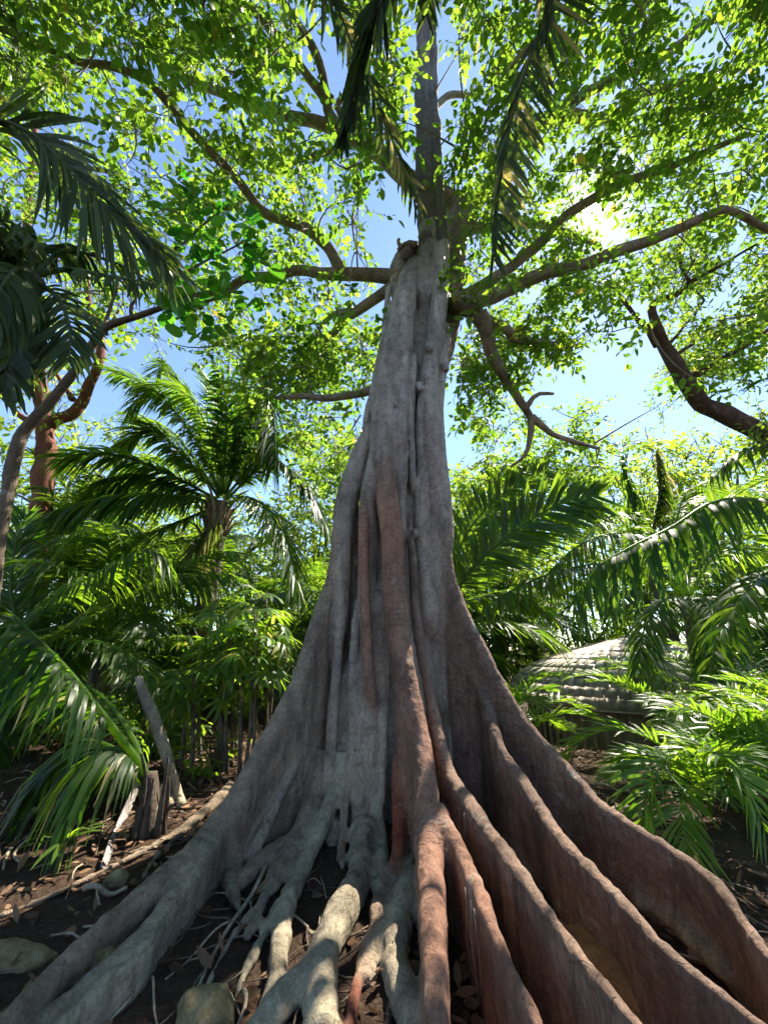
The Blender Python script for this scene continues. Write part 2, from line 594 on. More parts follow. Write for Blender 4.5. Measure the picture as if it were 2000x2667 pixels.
fine = np.arange(-4.6, 4.601, 0.05)
step, ext, v = 0.07, [], 4.6
while v < 900:
    v += step
    step *= 1.13
    ext.append(v)
ext = np.array(ext)
gx = np.concatenate([-ext[::-1], fine, ext])
fy = np.arange(-0.5, 8.0, 0.05)
gy = np.concatenate([-0.5 - (ext[::-1] - 4.6), fy, 7.95 + (ext - 4.6)])
GX, GY = np.meshgrid(gx, gy)
GZ = gz(GX, GY)
nearw = np.clip(1 - np.hypot(GX, GY - 3.5) / 9, 0, 1)
PP = np.stack([GX * 5, GY * 5, GX * 0], -1).reshape(-1, 3)
GZ = GZ + nearw * (0.05 * (fbm(PP, 3, 5).reshape(GX.shape) - 0.5) + 0.03 * (fbm(PP * 4, 2, 9).reshape(GX.shape) - 0.5))
nx, ny = len(gx), len(gy)
idx = np.arange(nx * ny).reshape(ny, nx)
Q = np.stack([idx[:-1, :-1], idx[:-1, 1:], idx[1:, 1:], idx[1:, :-1]], -1).reshape(-1, 4)
ground = part('ground', np.stack([GX, GY, GZ], -1).reshape(-1, 3), [Q], M['soil'])
ground['kind'] = 'structure'

# ------------------------------------------------------------------ the strangler fig: trunk, buttresses, roots
FIG = np.array([0.2, 5.2, 0.0])
fig = thing('strangler_fig_tree', 'giant strangler fig with fluted grey and red trunk and spreading buttress roots', 'tree', FIG)

prims = []      # (V, faces, part id)
part_names, part_cols = [], []
GREY = (0.36, 0.285, 0.23)
BLUEGREY = (0.43, 0.395, 0.365)
RED = (0.28, 0.15, 0.102)
BROWN = (0.205, 0.135, 0.10)
OLIVE = (0.265, 0.205, 0.145)
PALE = (0.36, 0.315, 0.225)
ROPE = (0.20, 0.055, 0.03)

def new_part(name, col):
    part_names.append(name)
    part_cols.append(col)
    return len(part_names) - 1

THIN = set()
def add_tube(pts, pid, step=0.09, seg=14, squash=1.0, wob=0.03):
    """pts: rows x y z r"""
    P = np.asarray(pts, float)
    if pid in THIN:
        P[:, 3] *= 0.84
    if pid == trunk and len(prims):
        # strands of the trunk grow out of its core and sink back into it
        a = P[0] + (P[0] - P[1]) * 0.6; a[1] += 0.42; a[3] = P[0, 3] * 0.6
        b = P[-1] + (P[-1] - P[-2]) * 0.6; b[1] += 0.42; b[3] = P[-1, 3] * 0.6
        P = np.vstack([a, P, b])
    L = np.linalg.norm(np.diff(P[:, :3], axis=0), axis=1).sum()
    S = resample(P, max(4, int(L / step)))
    V, Fc = tube(S[:, :3], np.maximum(S[:, 3], 0.008), seg, squash, wob, pid)
    prims.append((V, Fc, pid))
    return S

def add_wall(S, pid, grow=0.10, bottom=-0.25, thin=0.72, max_drop=None):
    """fin that hangs from the ridge S (x y z r) down to the ground"""
    n = len(S)
    T2 = np.gradient(S[:, :2], axis=0)
    T2 = T2 / (np.linalg.norm(T2, axis=1, keepdims=True) + 1e-6)
    N2 = np.stack([-T2[:, 1], T2[:, 0]], -1)
    # smooth the side direction along the fin
    for _ in range(6):
        N2[1:-1] = (N2[:-2] + 2 * N2[1:-1] + N2[2:]) / 4
        N2 /= np.linalg.norm(N2, axis=1, keepdims=True) + 1e-6
    K = 14
    rows = []
    for k in range(K):
        f = k / (K - 1)
        zb = bottom if max_drop is None else np.maximum(bottom, S[:, 2] - max_drop)
        z = S[:, 2] * (1 - f) + zb * f
        w = S[:, 3] * (thin + (1 - thin) * (1 - f) ** 3) + grow * f ** 2
        rows.append((z, w))
    lay = []
    for side in (1, -1):
        L_ = [np.column_stack([S[:, 0] + side * N2[:, 0] * w, S[:, 1] + side * N2[:, 1] * w, z]) for z, w in rows]
        lay.append(np.stack(L_))            # K,n,3
    A, B = lay
    V = np.concatenate([A.reshape(-1, 3), B.reshape(-1, 3)])
    off = K * n
    q = []
    ia = np.arange(K * n).reshape(K, n)
    q.append(np.stack([ia[:-1, :-1], ia[:-1, 1:], ia[1:, 1:], ia[1:, :-1]], -1).reshape(-1, 4))
    ib = ia + off
    q.append(np.stack([ib[:-1, :-1], ib[1:, :-1], ib[1:, 1:], ib[:-1, 1:]], -1).reshape(-1, 4))
    for r_ in (0, K - 1):
        e = np.stack([ia[r_, :-1], ib[r_, :-1], ib[r_, 1:], ia[r_, 1:]], -1)
        q.append(e if r_ == 0 else e[:, ::-1])
    for c_ in (0, n - 1):
        e = np.stack([ia[:-1, c_], ia[1:, c_], ib[1:, c_], ib[:-1, c_]], -1)
        q.append(e if c_ == 0 else e[:, ::-1])
    prims.append((V, [np.vstack(q)[:, ::-1]], pid))

def px_pts(rows):
    """rows (px, py, half width px, Y) -> x y z r"""
    out = []
    for px, py, h, Y in rows:
        out.append(lift(px, py, h, Y))
    return np.array(out)

HMIN = [0.0]
def lift(px, py, h, Y):
    """a ridge never dives under the soil: slide it along its line of sight until it lies half proud of it"""
    p = atY(px, py, Y)
    r = h / F * depth(p)
    up = max(0.45 * r, HMIN[0])
    if p[2] < 1.1 and p[2] < up + 0.5:
        k = 0.10 if HMIN[0] > 0 else 0.02
        z = up + k * math.log1p(math.exp(min(30.0, (p[2] - up) / k)))
        p = atZ(px, py, z)
        r = h / F * depth(p)
    return [*p, r]

def fin_pts(rows, A, B):
    """rows (px, py, half px) on the upright plane over the ground line A-B"""
    A = np.array(A, float); B = np.array(B, float)
    out = []
    for px, py, h in rows:
        d = ray(px, py)
        k = d[0] / d[1]
        # A.x + t*(B-A).x = k * (A.y + t*(B-A).y)
        t = (k * A[1] - A[0]) / ((B - A)[0] - k * (B - A)[1])
        Y = A[1] + t * (B - A)[1]
        out.append(lift(px, py, h, Y))
    return np.array(out)

# core of the trunk
trunk = new_part('trunk', GREY)
add_tube([[0.10, 5.35, -0.4, 0.80], [0.10, 5.35, 0.6, 0.72], [0.08, 5.32, 1.8, 0.64], [0.12, 5.32, 3.0, 0.58], [0.24, 5.40, 4.2, 0.50],
          [0.42, 5.46, 5.2, 0.45], [0.56, 5.48, 6.2, 0.45], [0.72, 5.48, 7.4, 0.45], [0.82, 5.46, 8.3, 0.38], [0.98, 5.5, 9.2, 0.30]], trunk, 0.12, 28, wob=0.10)

# upper columns of the trunk
add_tube(px_pts([(1078, 690, 18, 5.0), (1062, 735, 27, 4.95), (1050, 800, 34, 4.90), (1035, 900, 42, 4.85), (1014, 1000, 42, 4.78), (1001, 1080, 34, 4.70),
                 (996, 1160, 33, 4.62), (1000, 1216, 30, 4.55)]), trunk)
add_tube(px_pts([(1048, 930, 18, 4.75), (1040, 1000, 23, 4.70), (1042, 1060, 23, 4.66), (1043, 1130, 20, 4.62), (1044, 1220, 18, 4.62), (1042, 1300, 15, 4.62), (1046, 1400, 12, 4.65)]), trunk)
c3 = new_part('buttress_root', BROWN)
THIN.add(c3)
add_tube(px_pts([(1150, 640, 18, 4.92), (1149, 690, 20, 4.90), (1146, 760, 22, 4.86), (1139, 830, 23, 4.85), (1130, 900, 24, 4.85), (1118, 980, 22, 4.80), (1122, 1050, 26, 4.78), (1126, 1130, 24, 4.78), (1130, 1230, 20, 4.8), (1136, 1350, 16, 4.82)]), trunk)
add_tube(px_pts([(1160, 860, 14, 5.1), (1148, 960, 18, 5.0), (1140, 1060, 16, 5.0), (1142, 1170, 20, 4.9), (1150, 1280, 24, 4.85), (1158, 1400, 24, 4.8)]), trunk)
add_tube(px_pts([(1105, 1000, 12, 4.85), (1098, 1100, 16, 4.85), (1098, 1200, 18, 4.85), (1098, 1320, 20, 4.8), (1102, 1450, 24, 4.8), (1118, 1600, 26, 4.75)]), trunk)
add_tube(px_pts([(1120, 1080, 30, 5.1), (1115, 1200, 36, 5.05), (1118, 1330, 40, 5.0), (1125, 1450, 46, 4.95), (1136, 1580, 44, 4.98), (1150, 1700, 40, 5.05), (1160, 1850, 36, 5.1)]), trunk)
# pale flank on the left
add_tube(px_pts([(990, 1060, 16, 4.95), (968, 1120, 22, 4.95), (945, 1180, 26, 4.92), (920, 1250, 30, 4.9), (900, 1320, 30, 4.86), (892, 1400, 28, 4.82), (886, 1500, 28, 4.76),
                 (880, 1600, 26, 4.70), (874, 1680, 20, 4.68), (872, 1740, 12, 4.72)]), trunk)
add_tube(px_pts([(985, 1180, 22, 4.72), (968, 1260, 24, 4.66), (960, 1340, 24, 4.62), (956, 1440, 24, 4.62), (952, 1560, 22, 4.62), (946, 1700, 22, 4.6), (940, 1800, 24, 4.58)]), trunk)
# broad pale belly of the trunk low down
add_tube(px_pts([(985, 1560, 26, 4.66), (975, 1700, 40, 4.56), (962, 1820, 50, 4.46), (955, 1950, 52, 4.36), (955, 2050, 50, 4.30), (955, 2150, 46, 4.28), (955, 2210, 42, 4.3)]), trunk)
add_tube(px_pts([(905, 1760, 16, 4.62), (895, 1880, 26, 4.55), (890, 1990, 30, 4.5), (880, 2100, 30, 4.45), (870, 2180, 26, 4.45)]), trunk)
add_tube(px_pts([(1100, 860, 10, 5.2), (1104, 800, 18, 5.08), (1108, 740, 25, 4.98), (1112, 690, 27, 4.92), (1114, 640, 25, 4.9), (1112, 590, 22, 4.9)]), trunk)
# lesser strands and ribs that break up the belly and the left face
for rows in ([(928, 1600, 10, 4.60), (918, 1780, 12, 4.42), (914, 1950, 12, 4.29), (906, 2060, 11, 4.2)],
             [(884, 1640, 13, 4.62), (872, 1800, 15, 4.48), (862, 1940, 15, 4.38), (852, 2050, 15, 4.3)],
             [(1002, 1850, 9, 4.3), (998, 1980, 11, 4.2), (992, 2100, 12, 4.12)],
             [(842, 1690, 13, 4.72), (806, 1840, 16, 4.52), (764, 1985, 17, 4.32), (705, 2125, 17, 4.02), (650, 2235, 15, 3.8)],
             [(945, 1850, 8, 4.3), (940, 1990, 9, 4.2), (936, 2110, 9, 4.12)],
             [(1075, 930, 10, 4.85), (1072, 1010, 11, 4.8), (1070, 1120, 10, 4.75), (1074, 1240, 9, 4.72)],
             [(1010, 760, 8, 4.98), (1000, 880, 10, 4.9), (975, 1010, 11, 4.88), (955, 1100, 11, 4.86)]):
    add_tube(px_pts(rows), trunk)
for px, py, h, Y in ((1118, 905, 11, 4.62), (1092, 1010, 9, 4.66), (1110, 985, 9, 4.64), (1030, 1052, 6, 4.5), (1160, 955, 10, 4.85), (1082, 1390, 9, 4.55)):
    c_ = px_pts([(px - 4, py - 10, h * 0.6, Y + 0.12), (px, py, h, Y), (px + 4, py + 9, h * 0.6, Y + 0.12)])
    V_, F_ = tube(resample(c_[:, :3], 7), np.array([0.5, 0.8, 1.0, 1.05, 1.0, 0.8, 0.5]) * c_[1, 3], 10, 1, 0.3, 4)
    prims.append((V_, F_, trunk))
# knotted hollow at the crotch
add_tube(px_pts([(1078, 640, 14, 5.1), (1058, 662, 19, 5.15), (1040, 690, 22, 5.2), (1033, 725, 22, 5.2), (1036, 770, 18, 5.15), (1048, 815, 14, 5.1)]), trunk)

def tail(P):
    """lets a fin run out into the soil past its last drawn point"""
    d = P[-1, :2] - P[-2, :2]
    d = d / (np.linalg.norm(d) + 1e-6)
    a = P[-1].copy(); a[:2] += d * 0.35; a[2] *= 0.5
    b = P[-1].copy(); b[:2] += d * 0.8; b[2] = -0.12
    return np.vstack([P, a, b])

# reddish column in front and the fin it turns into
HMIN[0] = 0.30
cR = new_part('buttress_root', RED)
S = add_tube(tail(px_pts([(1000, 1150, 10, 4.62), (1002, 1190, 21, 4.56), (1004, 1240, 26, 4.50), (1010, 1300, 29, 4.44), (1021, 1400, 30, 4.36), (1026, 1500, 30, 4.28), (1033, 1610, 31, 4.18), (1043, 1695, 31, 4.08),
                     (1057, 1780, 31, 3.96), (1074, 1864, 30, 3.83), (1090, 1927, 30, 3.73), (1102, 1990, 30, 3.62), (1108, 2060, 33, 3.50), (1112, 2136, 36, 3.36),
                     (1118, 2220, 38, 3.20), (1122, 2330, 38, 2.98), (1128, 2430, 37, 2.80), (1134, 2560, 36, 2.56), (1138, 2660, 35, 2.42), (1142, 2760, 34, 2.28)])), cR)
add_wall(S[S[:, 2] < 1.5], cR, 0.03)
HMIN[0] = 0.38
cR2 = new_part('buttress_root', RED)
S = add_tube(tail(px_pts([(1136, 2110, 24, 3.42), (1160, 2165, 26, 3.36), (1198, 2222, 24, 3.28), (1228, 2290, 22, 3.16), (1262, 2368, 22, 3.02), (1292, 2445, 20, 2.88), (1334, 2537, 20, 2.72), (1376, 2625, 20, 2.58), (1420, 2720, 18, 2.44)])), cR2)
add_wall(S, cR2, 0.02)
rootlet_S = [S.copy()]
# thin strand right of it, then the long sunlit ridge
HMIN[0] = 0.46
cS = new_part('buttress_root', BROWN)
THIN.add(cS)
S = add_tube(tail(px_pts([(1066, 1340, 4, 4.72), (1070, 1400, 10, 4.64), (1074, 1463, 14, 4.55), (1080, 1570, 16, 4.45), (1091, 1653, 17, 4.36), (1105, 1737, 18, 4.26), (1121, 1822, 19, 4.15), (1138, 1906, 20, 4.04),
                     (1158, 1990, 22, 3.94), (1192, 2060, 25, 3.85), (1228, 2110, 28, 3.77), (1290, 2195, 28, 3.62), (1355, 2283, 27, 3.45), (1417, 2372, 26, 3.26), (1492, 2473, 25, 3.04),
                     (1564, 2566, 24, 2.84), (1640, 2659, 24, 2.66), (1720, 2760, 22, 2.5)])), cS)
add_wall(S[S[:, 2] < 1.15], cS, 0.02)
rootlet_S.append(S[S[:, 2] < 0.9].copy())
# right-hand fins
HMIN[0] = 0.40
c7 = c3
S = add_tube(tail(fin_pts([(1148, 1270, 6), (1152, 1340, 15), (1158, 1420, 21), (1166, 1500, 24), (1205, 1600, 22), (1256, 1700, 22), (1307, 1800, 22), (1376, 1900, 22), (1445, 1977, 22), (1500, 2030, 21),
                      (1565, 2105, 21), (1650, 2160, 20), (1735, 2212, 20), (1800, 2255, 20), (1870, 2312, 20), (1937, 2402, 18), (1985, 2470, 18), (2060, 2560, 16)], (0.75, 4.95), (2.45, 2.9))), c7)
add_wall(S, c7, 0.02)
c8 = new_part('buttress_root', BROWN)
THIN.add(c8)
S = add_tube(tail(np.vstack([px_pts([(1238, 1730, 8, 4.66), (1252, 1800, 15, 4.5), (1272, 1860, 20, 4.28)]), fin_pts([(1300, 1950, 23), (1355, 2035, 24), (1408, 2115, 23), (1470, 2203, 23), (1535, 2271, 23), (1615, 2347, 24),
                      (1665, 2408, 24), (1748, 2490, 24), (1835, 2565, 23), (1985, 2680, 22), (2100, 2780, 20)], (0.62, 4.75), (2.05, 2.35))])), c8)
add_wall(S[:], c8, 0.02)
HMIN[0] = 0.0
# pale roots in the hollow on the right
cW = new_part('hanging_root', PALE)
add_tube(px_pts([(1300, 2020, 10, 4.15), (1322, 2090, 13, 4.05), (1345, 2170, 14, 3.95), (1362, 2250, 15, 3.85), (1368, 2310, 14, 3.78), (1375, 2380, 12, 3.65)]), cW)
cG1 = new_part('ground_root', PALE)
def groundroot(rows, pid, up=0.03):
    """rows (px, py, half px) lying on the ground"""
    out = []
    for px, py, h in rows:
        p = ground_pt(px, py, up)
        out.append([*p, h / F * depth(p)])
    return add_tube(out, pid)
groundroot([(1630, 2300, 14), (1667, 2345, 20), (1722, 2368, 22), (1785, 2431, 24), (1849, 2494, 24), (1912, 2549, 22), (2000, 2600, 20), (2120, 2680, 18)], cG1, 0.07)
groundroot([(1700, 2320, 14), (1743, 2352, 20), (1806, 2389, 22), (1891, 2423, 22), (1954, 2482, 20), (2030, 2560, 18)], cG1, 0.06)
cG2 = new_part('ground_root', PALE)
add_tube(px_pts([(1600, 2400, 22, 3.0), (1629, 2444, 24, 2.88), (1655, 2500, 20, 2.74), (1667, 2579, 18, 2.60), (1671, 2680, 16, 2.4)]), cG2)
add_tube(px_pts([(1650, 2490, 14, 2.78), (1690, 2540, 13, 2.72), (1722, 2600, 12, 2.62), (1785, 2680, 11, 2.5)]), cG2)

# left buttress and its toes
HMIN[0] = 0.20
c1 = new_part('buttress_root', OLIVE)
LA, LB = (-0.45, 5.0), (-1.95, 2.85)
S = add_tube(tail(fin_pts([(925, 1230, 16), (912, 1300, 18), (890, 1400, 20), (872, 1500, 22), (836, 1600, 22), (804, 1700, 22), (770, 1790, 22), (724, 1880, 23), (676, 1970, 24), (612, 2080, 25),
                      (535, 2185, 26), (470, 2250, 27), (400, 2310, 28), (300, 2395, 27), (190, 2490, 27), (100, 2580, 26), (-40, 2720, 24)], LA, LB)), c1)
add_wall(S, c1, 0.06)
HMIN[0] = 0.12
c1b = new_part('buttress_root', OLIVE)
S = add_tube(tail(px_pts([(668, 2010, 20, 3.98), (612, 2110, 22, 3.74), (548, 2205, 22, 3.5), (495, 2290, 24, 3.28), (430, 2370, 22, 3.06), (375, 2430, 21, 2.92), (285, 2510, 20, 2.7), (190, 2590, 20, 2.52), (60, 2700, 18, 2.3)])), c1b)
add_wall(S, c1b, 0.05)
c1c = new_part('buttress_root', PALE)
S = add_tube(tail(px_pts([(560, 2180, 22, 3.60), (505, 2270, 26, 3.38), (455, 2340, 28, 3.18), (413, 2400, 27, 3.02), (378, 2470, 26, 2.86), (295, 2550, 25, 2.68), (215, 2625, 25, 2.52), (120, 2710, 22, 2.36)])), c1c)
add_wall(S, c1c, 0.03)
HMIN[0] = 0.0
# thin roots that run away left on the ground
cL2 = new_part('ground_root', OLIVE)
S = groundroot([(600, 2050, 15), (540, 2110, 13), (440, 2180, 11), (330, 2240, 9), (245, 2280, 8), (160, 2320, 8), (80, 2355, 7), (0, 2385, 7), (-120, 2430, 6)], cL2, 0.03)
S = groundroot([(590, 2070, 12), (520, 2130, 11), (456, 2187, 9), (400, 2240, 8), (375, 2285, 6)], cL2, 0.03)
# inner left web: pale roots between the left fin and the belly
cD = new_part('hanging_root', OLIVE)
S = add_tube(px_pts([(835, 1960, 26, 4.5), (822, 2051, 28, 4.35), (807, 2115, 30, 4.2), (780, 2190, 32, 4.02), (748, 2232, 26, 3.9), (714, 2279, 18, 3.78), (684, 2347, 16, 3.60), (660, 2410, 15, 3.44), (640, 2445, 15, 3.34)]), cD)
add_tube(px_pts([(790, 2180, 24, 4.1), (740, 2210, 26, 4.0), (690, 2240, 24, 3.9), (650, 2270, 20, 3.82), (625, 2310, 14, 3.75)]), cD)
add_tube(px_pts([(620, 2200, 26, 3.9), (600, 2280, 24, 3.75), (610, 2340, 16, 3.6), (625, 2370, 10, 3.52)]), c1b)
cA = new_part('hanging_root', PALE)
add_tube(px_pts([(896, 1960, 16, 4.36), (890, 2009, 20, 4.30), (870, 2072, 23, 4.2), (838, 2148, 23, 4.06), (805, 2228, 21, 3.88), (771, 2305, 22, 3.66), (745, 2368, 24, 3.46), (729, 2473, 24, 3.14), (718, 2579, 24, 2.86), (690, 2642, 22, 2.70), (650, 2740, 20, 2.5)]), cA)
cB = new_part('hanging_root', PALE)
add_tube(px_pts([(945, 2090, 34, 4.3), (942, 2157, 30, 4.15), (938, 2241, 29, 3.92), (928, 2305, 34, 3.72), (895, 2368, 40, 3.52), (858, 2444, 42, 3.30), (838, 2494, 42, 3.14), (833, 2558, 43, 2.96), (836, 2667, 46, 2.68), (842, 2760, 46, 2.5)]), cB)
add_tube(px_pts([(845, 2470, 26, 3.2), (800, 2530, 32, 3.02), (745, 2600, 36, 2.80), (690, 2670, 38, 2.62), (620, 2760, 36, 2.45)]), cB)
add_tube(px_pts([(845, 2470, 10, 3.2), (820, 2440, 10, 3.25), (800, 2415, 9, 3.28)]), cB)
cC = new_part('hanging_root', PALE)
add_tube(px_pts([(978, 2060, 16, 4.22), (986, 2136, 18, 4.1), (993, 2220, 20, 3.9), (993, 2305, 22, 3.7), (985, 2380, 20, 3.52), (970, 2450, 18, 3.36), (960, 2540, 18, 3.1)]), cC)
cE = new_part('hanging_root', PALE)
add_tube(px_pts([(1080, 2240, 24, 3.75), (1062, 2330, 30, 3.5), (1040, 2420, 34, 3.25), (1030, 2500, 36, 3.05), (1050, 2590, 40, 2.8), (1082, 2690, 42, 2.58), (1100, 2780, 40, 2.45)]), cE)
add_tube(px_pts([(1060, 2340, 18, 3.5), (1010, 2400, 22, 3.5), (975, 2470, 22, 3.36), (950, 2560, 18, 3.1)]), cE)
# slender roots that fan out between the bigger ones
for rows in ([(850, 2120, 14, 4.2), (800, 2230, 13, 3.95), (740, 2330, 12, 3.65), (690, 2430, 11, 3.35), (640, 2530, 10, 3.05), (600, 2640, 9, 2.75), (570, 2740, 7, 2.5)],
             [(770, 2240, 12, 3.98), (700, 2330, 12, 3.7), (620, 2420, 11, 3.4), (560, 2520, 9, 3.1), (520, 2620, 7, 2.8)]):
    add_tube(px_pts(rows), new_part('slender_root', PALE))
# reddish hanging roots
cRope = new_part('aerial_root', ROPE)
add_tube(px_pts([(1036, 1960, 10, 4.06), (1036, 2009, 19, 3.98), (1040, 2136, 20, 3.78), (1034, 2262, 18, 3.55), (1018, 2334, 15, 3.36), (982, 2410, 15, 3.08), (952, 2473, 14, 2.86), (930, 2558, 14, 2.62), (910, 2667, 14, 2.38), (895, 2760, 14, 2.22)]), cRope)
cHang = new_part('aerial_root', RED)
add_tube(px_pts([(950, 1280, 4, 4.56), (948, 1330, 9, 4.5), (947, 1400, 14, 4.46), (949, 1480, 15, 4.42), (953, 1570, 15, 4.38), (957, 1680, 15, 4.32), (962, 1780, 15, 4.26), (972, 1830, 13, 4.26), (985, 1862, 6, 4.3)]), cHang)
cKnot = new_part('aerial_root', OLIVE)
add_tube(px_pts([(905, 2040, 9, 4.2), (898, 2100, 12, 4.12), (892, 2170, 12, 4.05), (889, 2230, 11, 3.98), (893, 2262, 8, 3.95)]), cKnot)
add_tube(px_pts([(900, 2225, 5, 3.92), (910, 2245, 5, 3.88), (922, 2252, 5, 3.86)]), cKnot)

# back-side buttresses (seen only from the side)
for ax, ay, bx, by in ((0.5, 5.8, 1.6, 8.0), (-0.3, 5.8, -1.2, 7.6)):
    pid = new_part('buttress_root', OLIVE)
    hs = [3.0, 1.7, 0.95, 0.5, 0.25, 0.08, -0.1]
    tt = np.linspace(0, 1, len(hs)) ** 1.15
    S = add_tube([[ax + (bx - ax) * t, ay + (by - ay) * t, h, 0.12 - 0.04 * t] for t, h in zip(tt, hs)], pid)
    add_wall(S, pid, 0.06)

# fuse all of it into one skin
VV, QQ, TT, vid, n0 = [], [], [], [], 0
for V, Fc, pid in prims:
    VV.append(V)
    for f in Fc:
        (QQ if f.shape[1] == 4 else TT).append(f + n0)
    vid.append(np.full(len(V), pid))
    n0 += len(V)
VV = np.vstack(VV)
vid = np.concatenate(vid)
raw = mesh_np('raw', VV, [np.vstack(QQ), np.vstack(TT)])
tmp = bpy.data.objects.new('tmp', raw)
COL.objects.link(tmp)
md = tmp.modifiers.new('remesh', 'REMESH')
md.mode = 'VOXEL'
md.voxel_size = 0.016
md.adaptivity = 0.0
dg = bpy.context.evaluated_depsgraph_get()
ev = tmp.evaluated_get(dg)
me = ev.to_mesh()
nv = len(me.vertices)
FV = np.empty(nv * 3, np.float32)
me.vertices.foreach_get('co', FV)
FV = FV.reshape(-1, 3).astype(float)
ls = np.empty(len(me.polygons), np.int32); me.polygons.foreach_get('loop_start', ls)
lt = np.empty(len(me.polygons), np.int32); me.polygons.foreach_get('loop_total', lt)
lv = np.empty(len(me.loops), np.int32); me.loops.foreach_get('vertex_index', lv)
ok = lt == 4
FQ = lv[ls[ok][:, None] + np.arange(4)[None, :]]
ev.to_mesh_clear()
bpy.data.objects.remove(tmp)
bpy.data.meshes.remove(raw)

E = np.vstack([FQ[:, [0, 1]], FQ[:, [1, 2]], FQ[:, [2, 3]], FQ[:, [3, 0]]])
deg = np.bincount(E.ravel(), minlength=nv).astype(float)
deg[deg == 0] = 1
def lap(X):
    out = np.empty_like(X)
    for k in range(X.shape[1]):
        out[:, k] = (np.bincount(E[:, 0], X[E[:, 1], k], nv) + np.bincount(E[:, 1], X[E[:, 0], k], nv)) / deg
    return out
for it in range(5):
    FV = FV + 0.6 * (lap(FV) - FV)
    if it % 2:
        FV = FV - 0.28 * (lap(FV) - FV)

def vnormals(V):
    fn = np.cross(V[FQ[:, 2]] - V[FQ[:, 0]], V[FQ[:, 3]] - V[FQ[:, 1]])
    n = np.zeros_like(V)
    for k in range(4):
        for c in range(3):
            n[:, c] += np.bincount(FQ[:, k], fn[:, c], nv)
    return norm(n)

# nearest source strand for every vertex
kd = KDTree(len(VV))
for i, v in enumerate(VV):
    kd.insert(v, i)
kd.balance()
own = np.array([vid[kd.find(v)[1]] for v in FV])
cols = np.array(part_cols)[own]
# grey bark high up, redder or browner low down
hmix = np.clip((FV[:, 2] + 1.2 * (fbm(FV * np.array([1.3, 1.3, 0.6]), 3, 21) - 0.5) - 3.0) / 2.8, 0, 1)[:, None]
up_c = np.array(BLUEGREY)
is_stem = np.isin(own, [trunk])[:, None]
cols = cols * (1 - hmix) + up_c * hmix
lowb = np.clip((1.6 - FV[:, 2]) / 1.6, 0, 1)[:, None] * is_stem
cols = cols * (1 - 0.6 * lowb) + np.array(PALE) * 0.6 * lowb
hue = np.clip((fbm(FV * np.array([4.5, 4.5, 0.7]), 3, 121) - 0.42) * 3.2, 0, 1)[:, None] * np.clip(1.25 - np.abs(FV[:, 2:3] - 2.6) / 3.2, 0, 1)
cols = cols * (1 - 0.55 * hue) + np.array([0.25, 0.15, 0.11]) * 0.55 * hue      # reddish inner bark in long streaks
for _ in range(20):
    cols = lap(cols)
# lumps, flutes and wrinkles
nn = vnormals(FV)
disp = (0.016 + 0.016 * np.clip(FV[:, 2] / 1.5, 0, 1)) * (fbm(FV * np.array([3.2, 3.2, 1.2]), 3, 31) - 0.5)
disp += 0.028 * (fbm(FV * np.array([11, 11, 1.2]), 2, 41) - 0.5)
disp += 0.014 * (fbm(FV * 22.0, 2, 51) - 0.5)
wr = vnoise(np.stack([FV[:, 0] * 2.5, FV[:, 1] * 2.5, FV[:, 2] * 26 + 3 * fbm(FV * 3, 2, 71)], -1), 61)
disp += 0.003 * (wr - 0.5) * np.clip((fbm(FV * 1.7, 2, 81) - 0.4) * 5, 0, 1)
FV = FV + nn * disp[:, None]
nn = vnormals(FV)

fo = own[FQ]
face_own = np.where((fo[:, 0] == fo[:, 1]) | (fo[:, 0] == fo[:, 2]), fo[:, 0], np.where(fo[:, 1] == fo[:, 2], fo[:, 1], fo[:, 3]))
below = FV[FQ][:, :, 2].max(1) < -0.2
for pid, nm in enumerate(part_names):
    sel = (face_own == pid) & ~below
    if not sel.any():
        continue
    q = FQ[sel]
    u, inv = np.unique(q, return_inverse=True)
    V = FV[u] - FIG
    me = mesh_np(nm, V, [inv.reshape(-1, 4)], color=cols[u])
    me.normals_split_custom_set_from_vertices([tuple(x) for x in nn[u]])
    o = link(nm, me, fig, M['fig_bark'])

# pale rootlets hanging down the shaded faces of two fins
rr_ = random.Random(5)
for S_, f0, f1, cnt in ((rootlet_S[0], 0.15, 0.40, 6), (rootlet_S[1], 0.10, 0.40, 3)):
    T2 = np.gradient(S_[:, :2], axis=0)
    for i in range(cnt):
        k = int((f0 + (f1 - f0) * rr_.random()) * (len(S_) - 1))
        t2 = T2[k] / (np.linalg.norm(T2[k]) + 1e-6)
        nrm = np.array([t2[1], -t2[0]])
        if nrm[0] > 0:
            nrm = -nrm
        x0 = S_[k, :2] + nrm * (S_[k, 3] + 0.016)
        ln = rr_.uniform(0.12, 0.36)
        zz = np.linspace(S_[k, 2] + 0.01, max(0.05, S_[k, 2] - ln), 9)
        P = np.array([[x0[0] + t2[0] * (0.018 * math.sin(q * 0.9 + i) + 0.006 * q * math.sin(i * 2.1)), x0[1] + t2[1] * (0.018 * math.sin(q * 0.9 + i) + 0.006 * q * math.sin(i * 2.1)), z] for q, z in enumerate(zz)])
        V, Fc = tube(P, np.linspace(0.0036, 0.0018, 9), 5)
        part('rootlet', V, Fc, M['limb_bark'], fig)
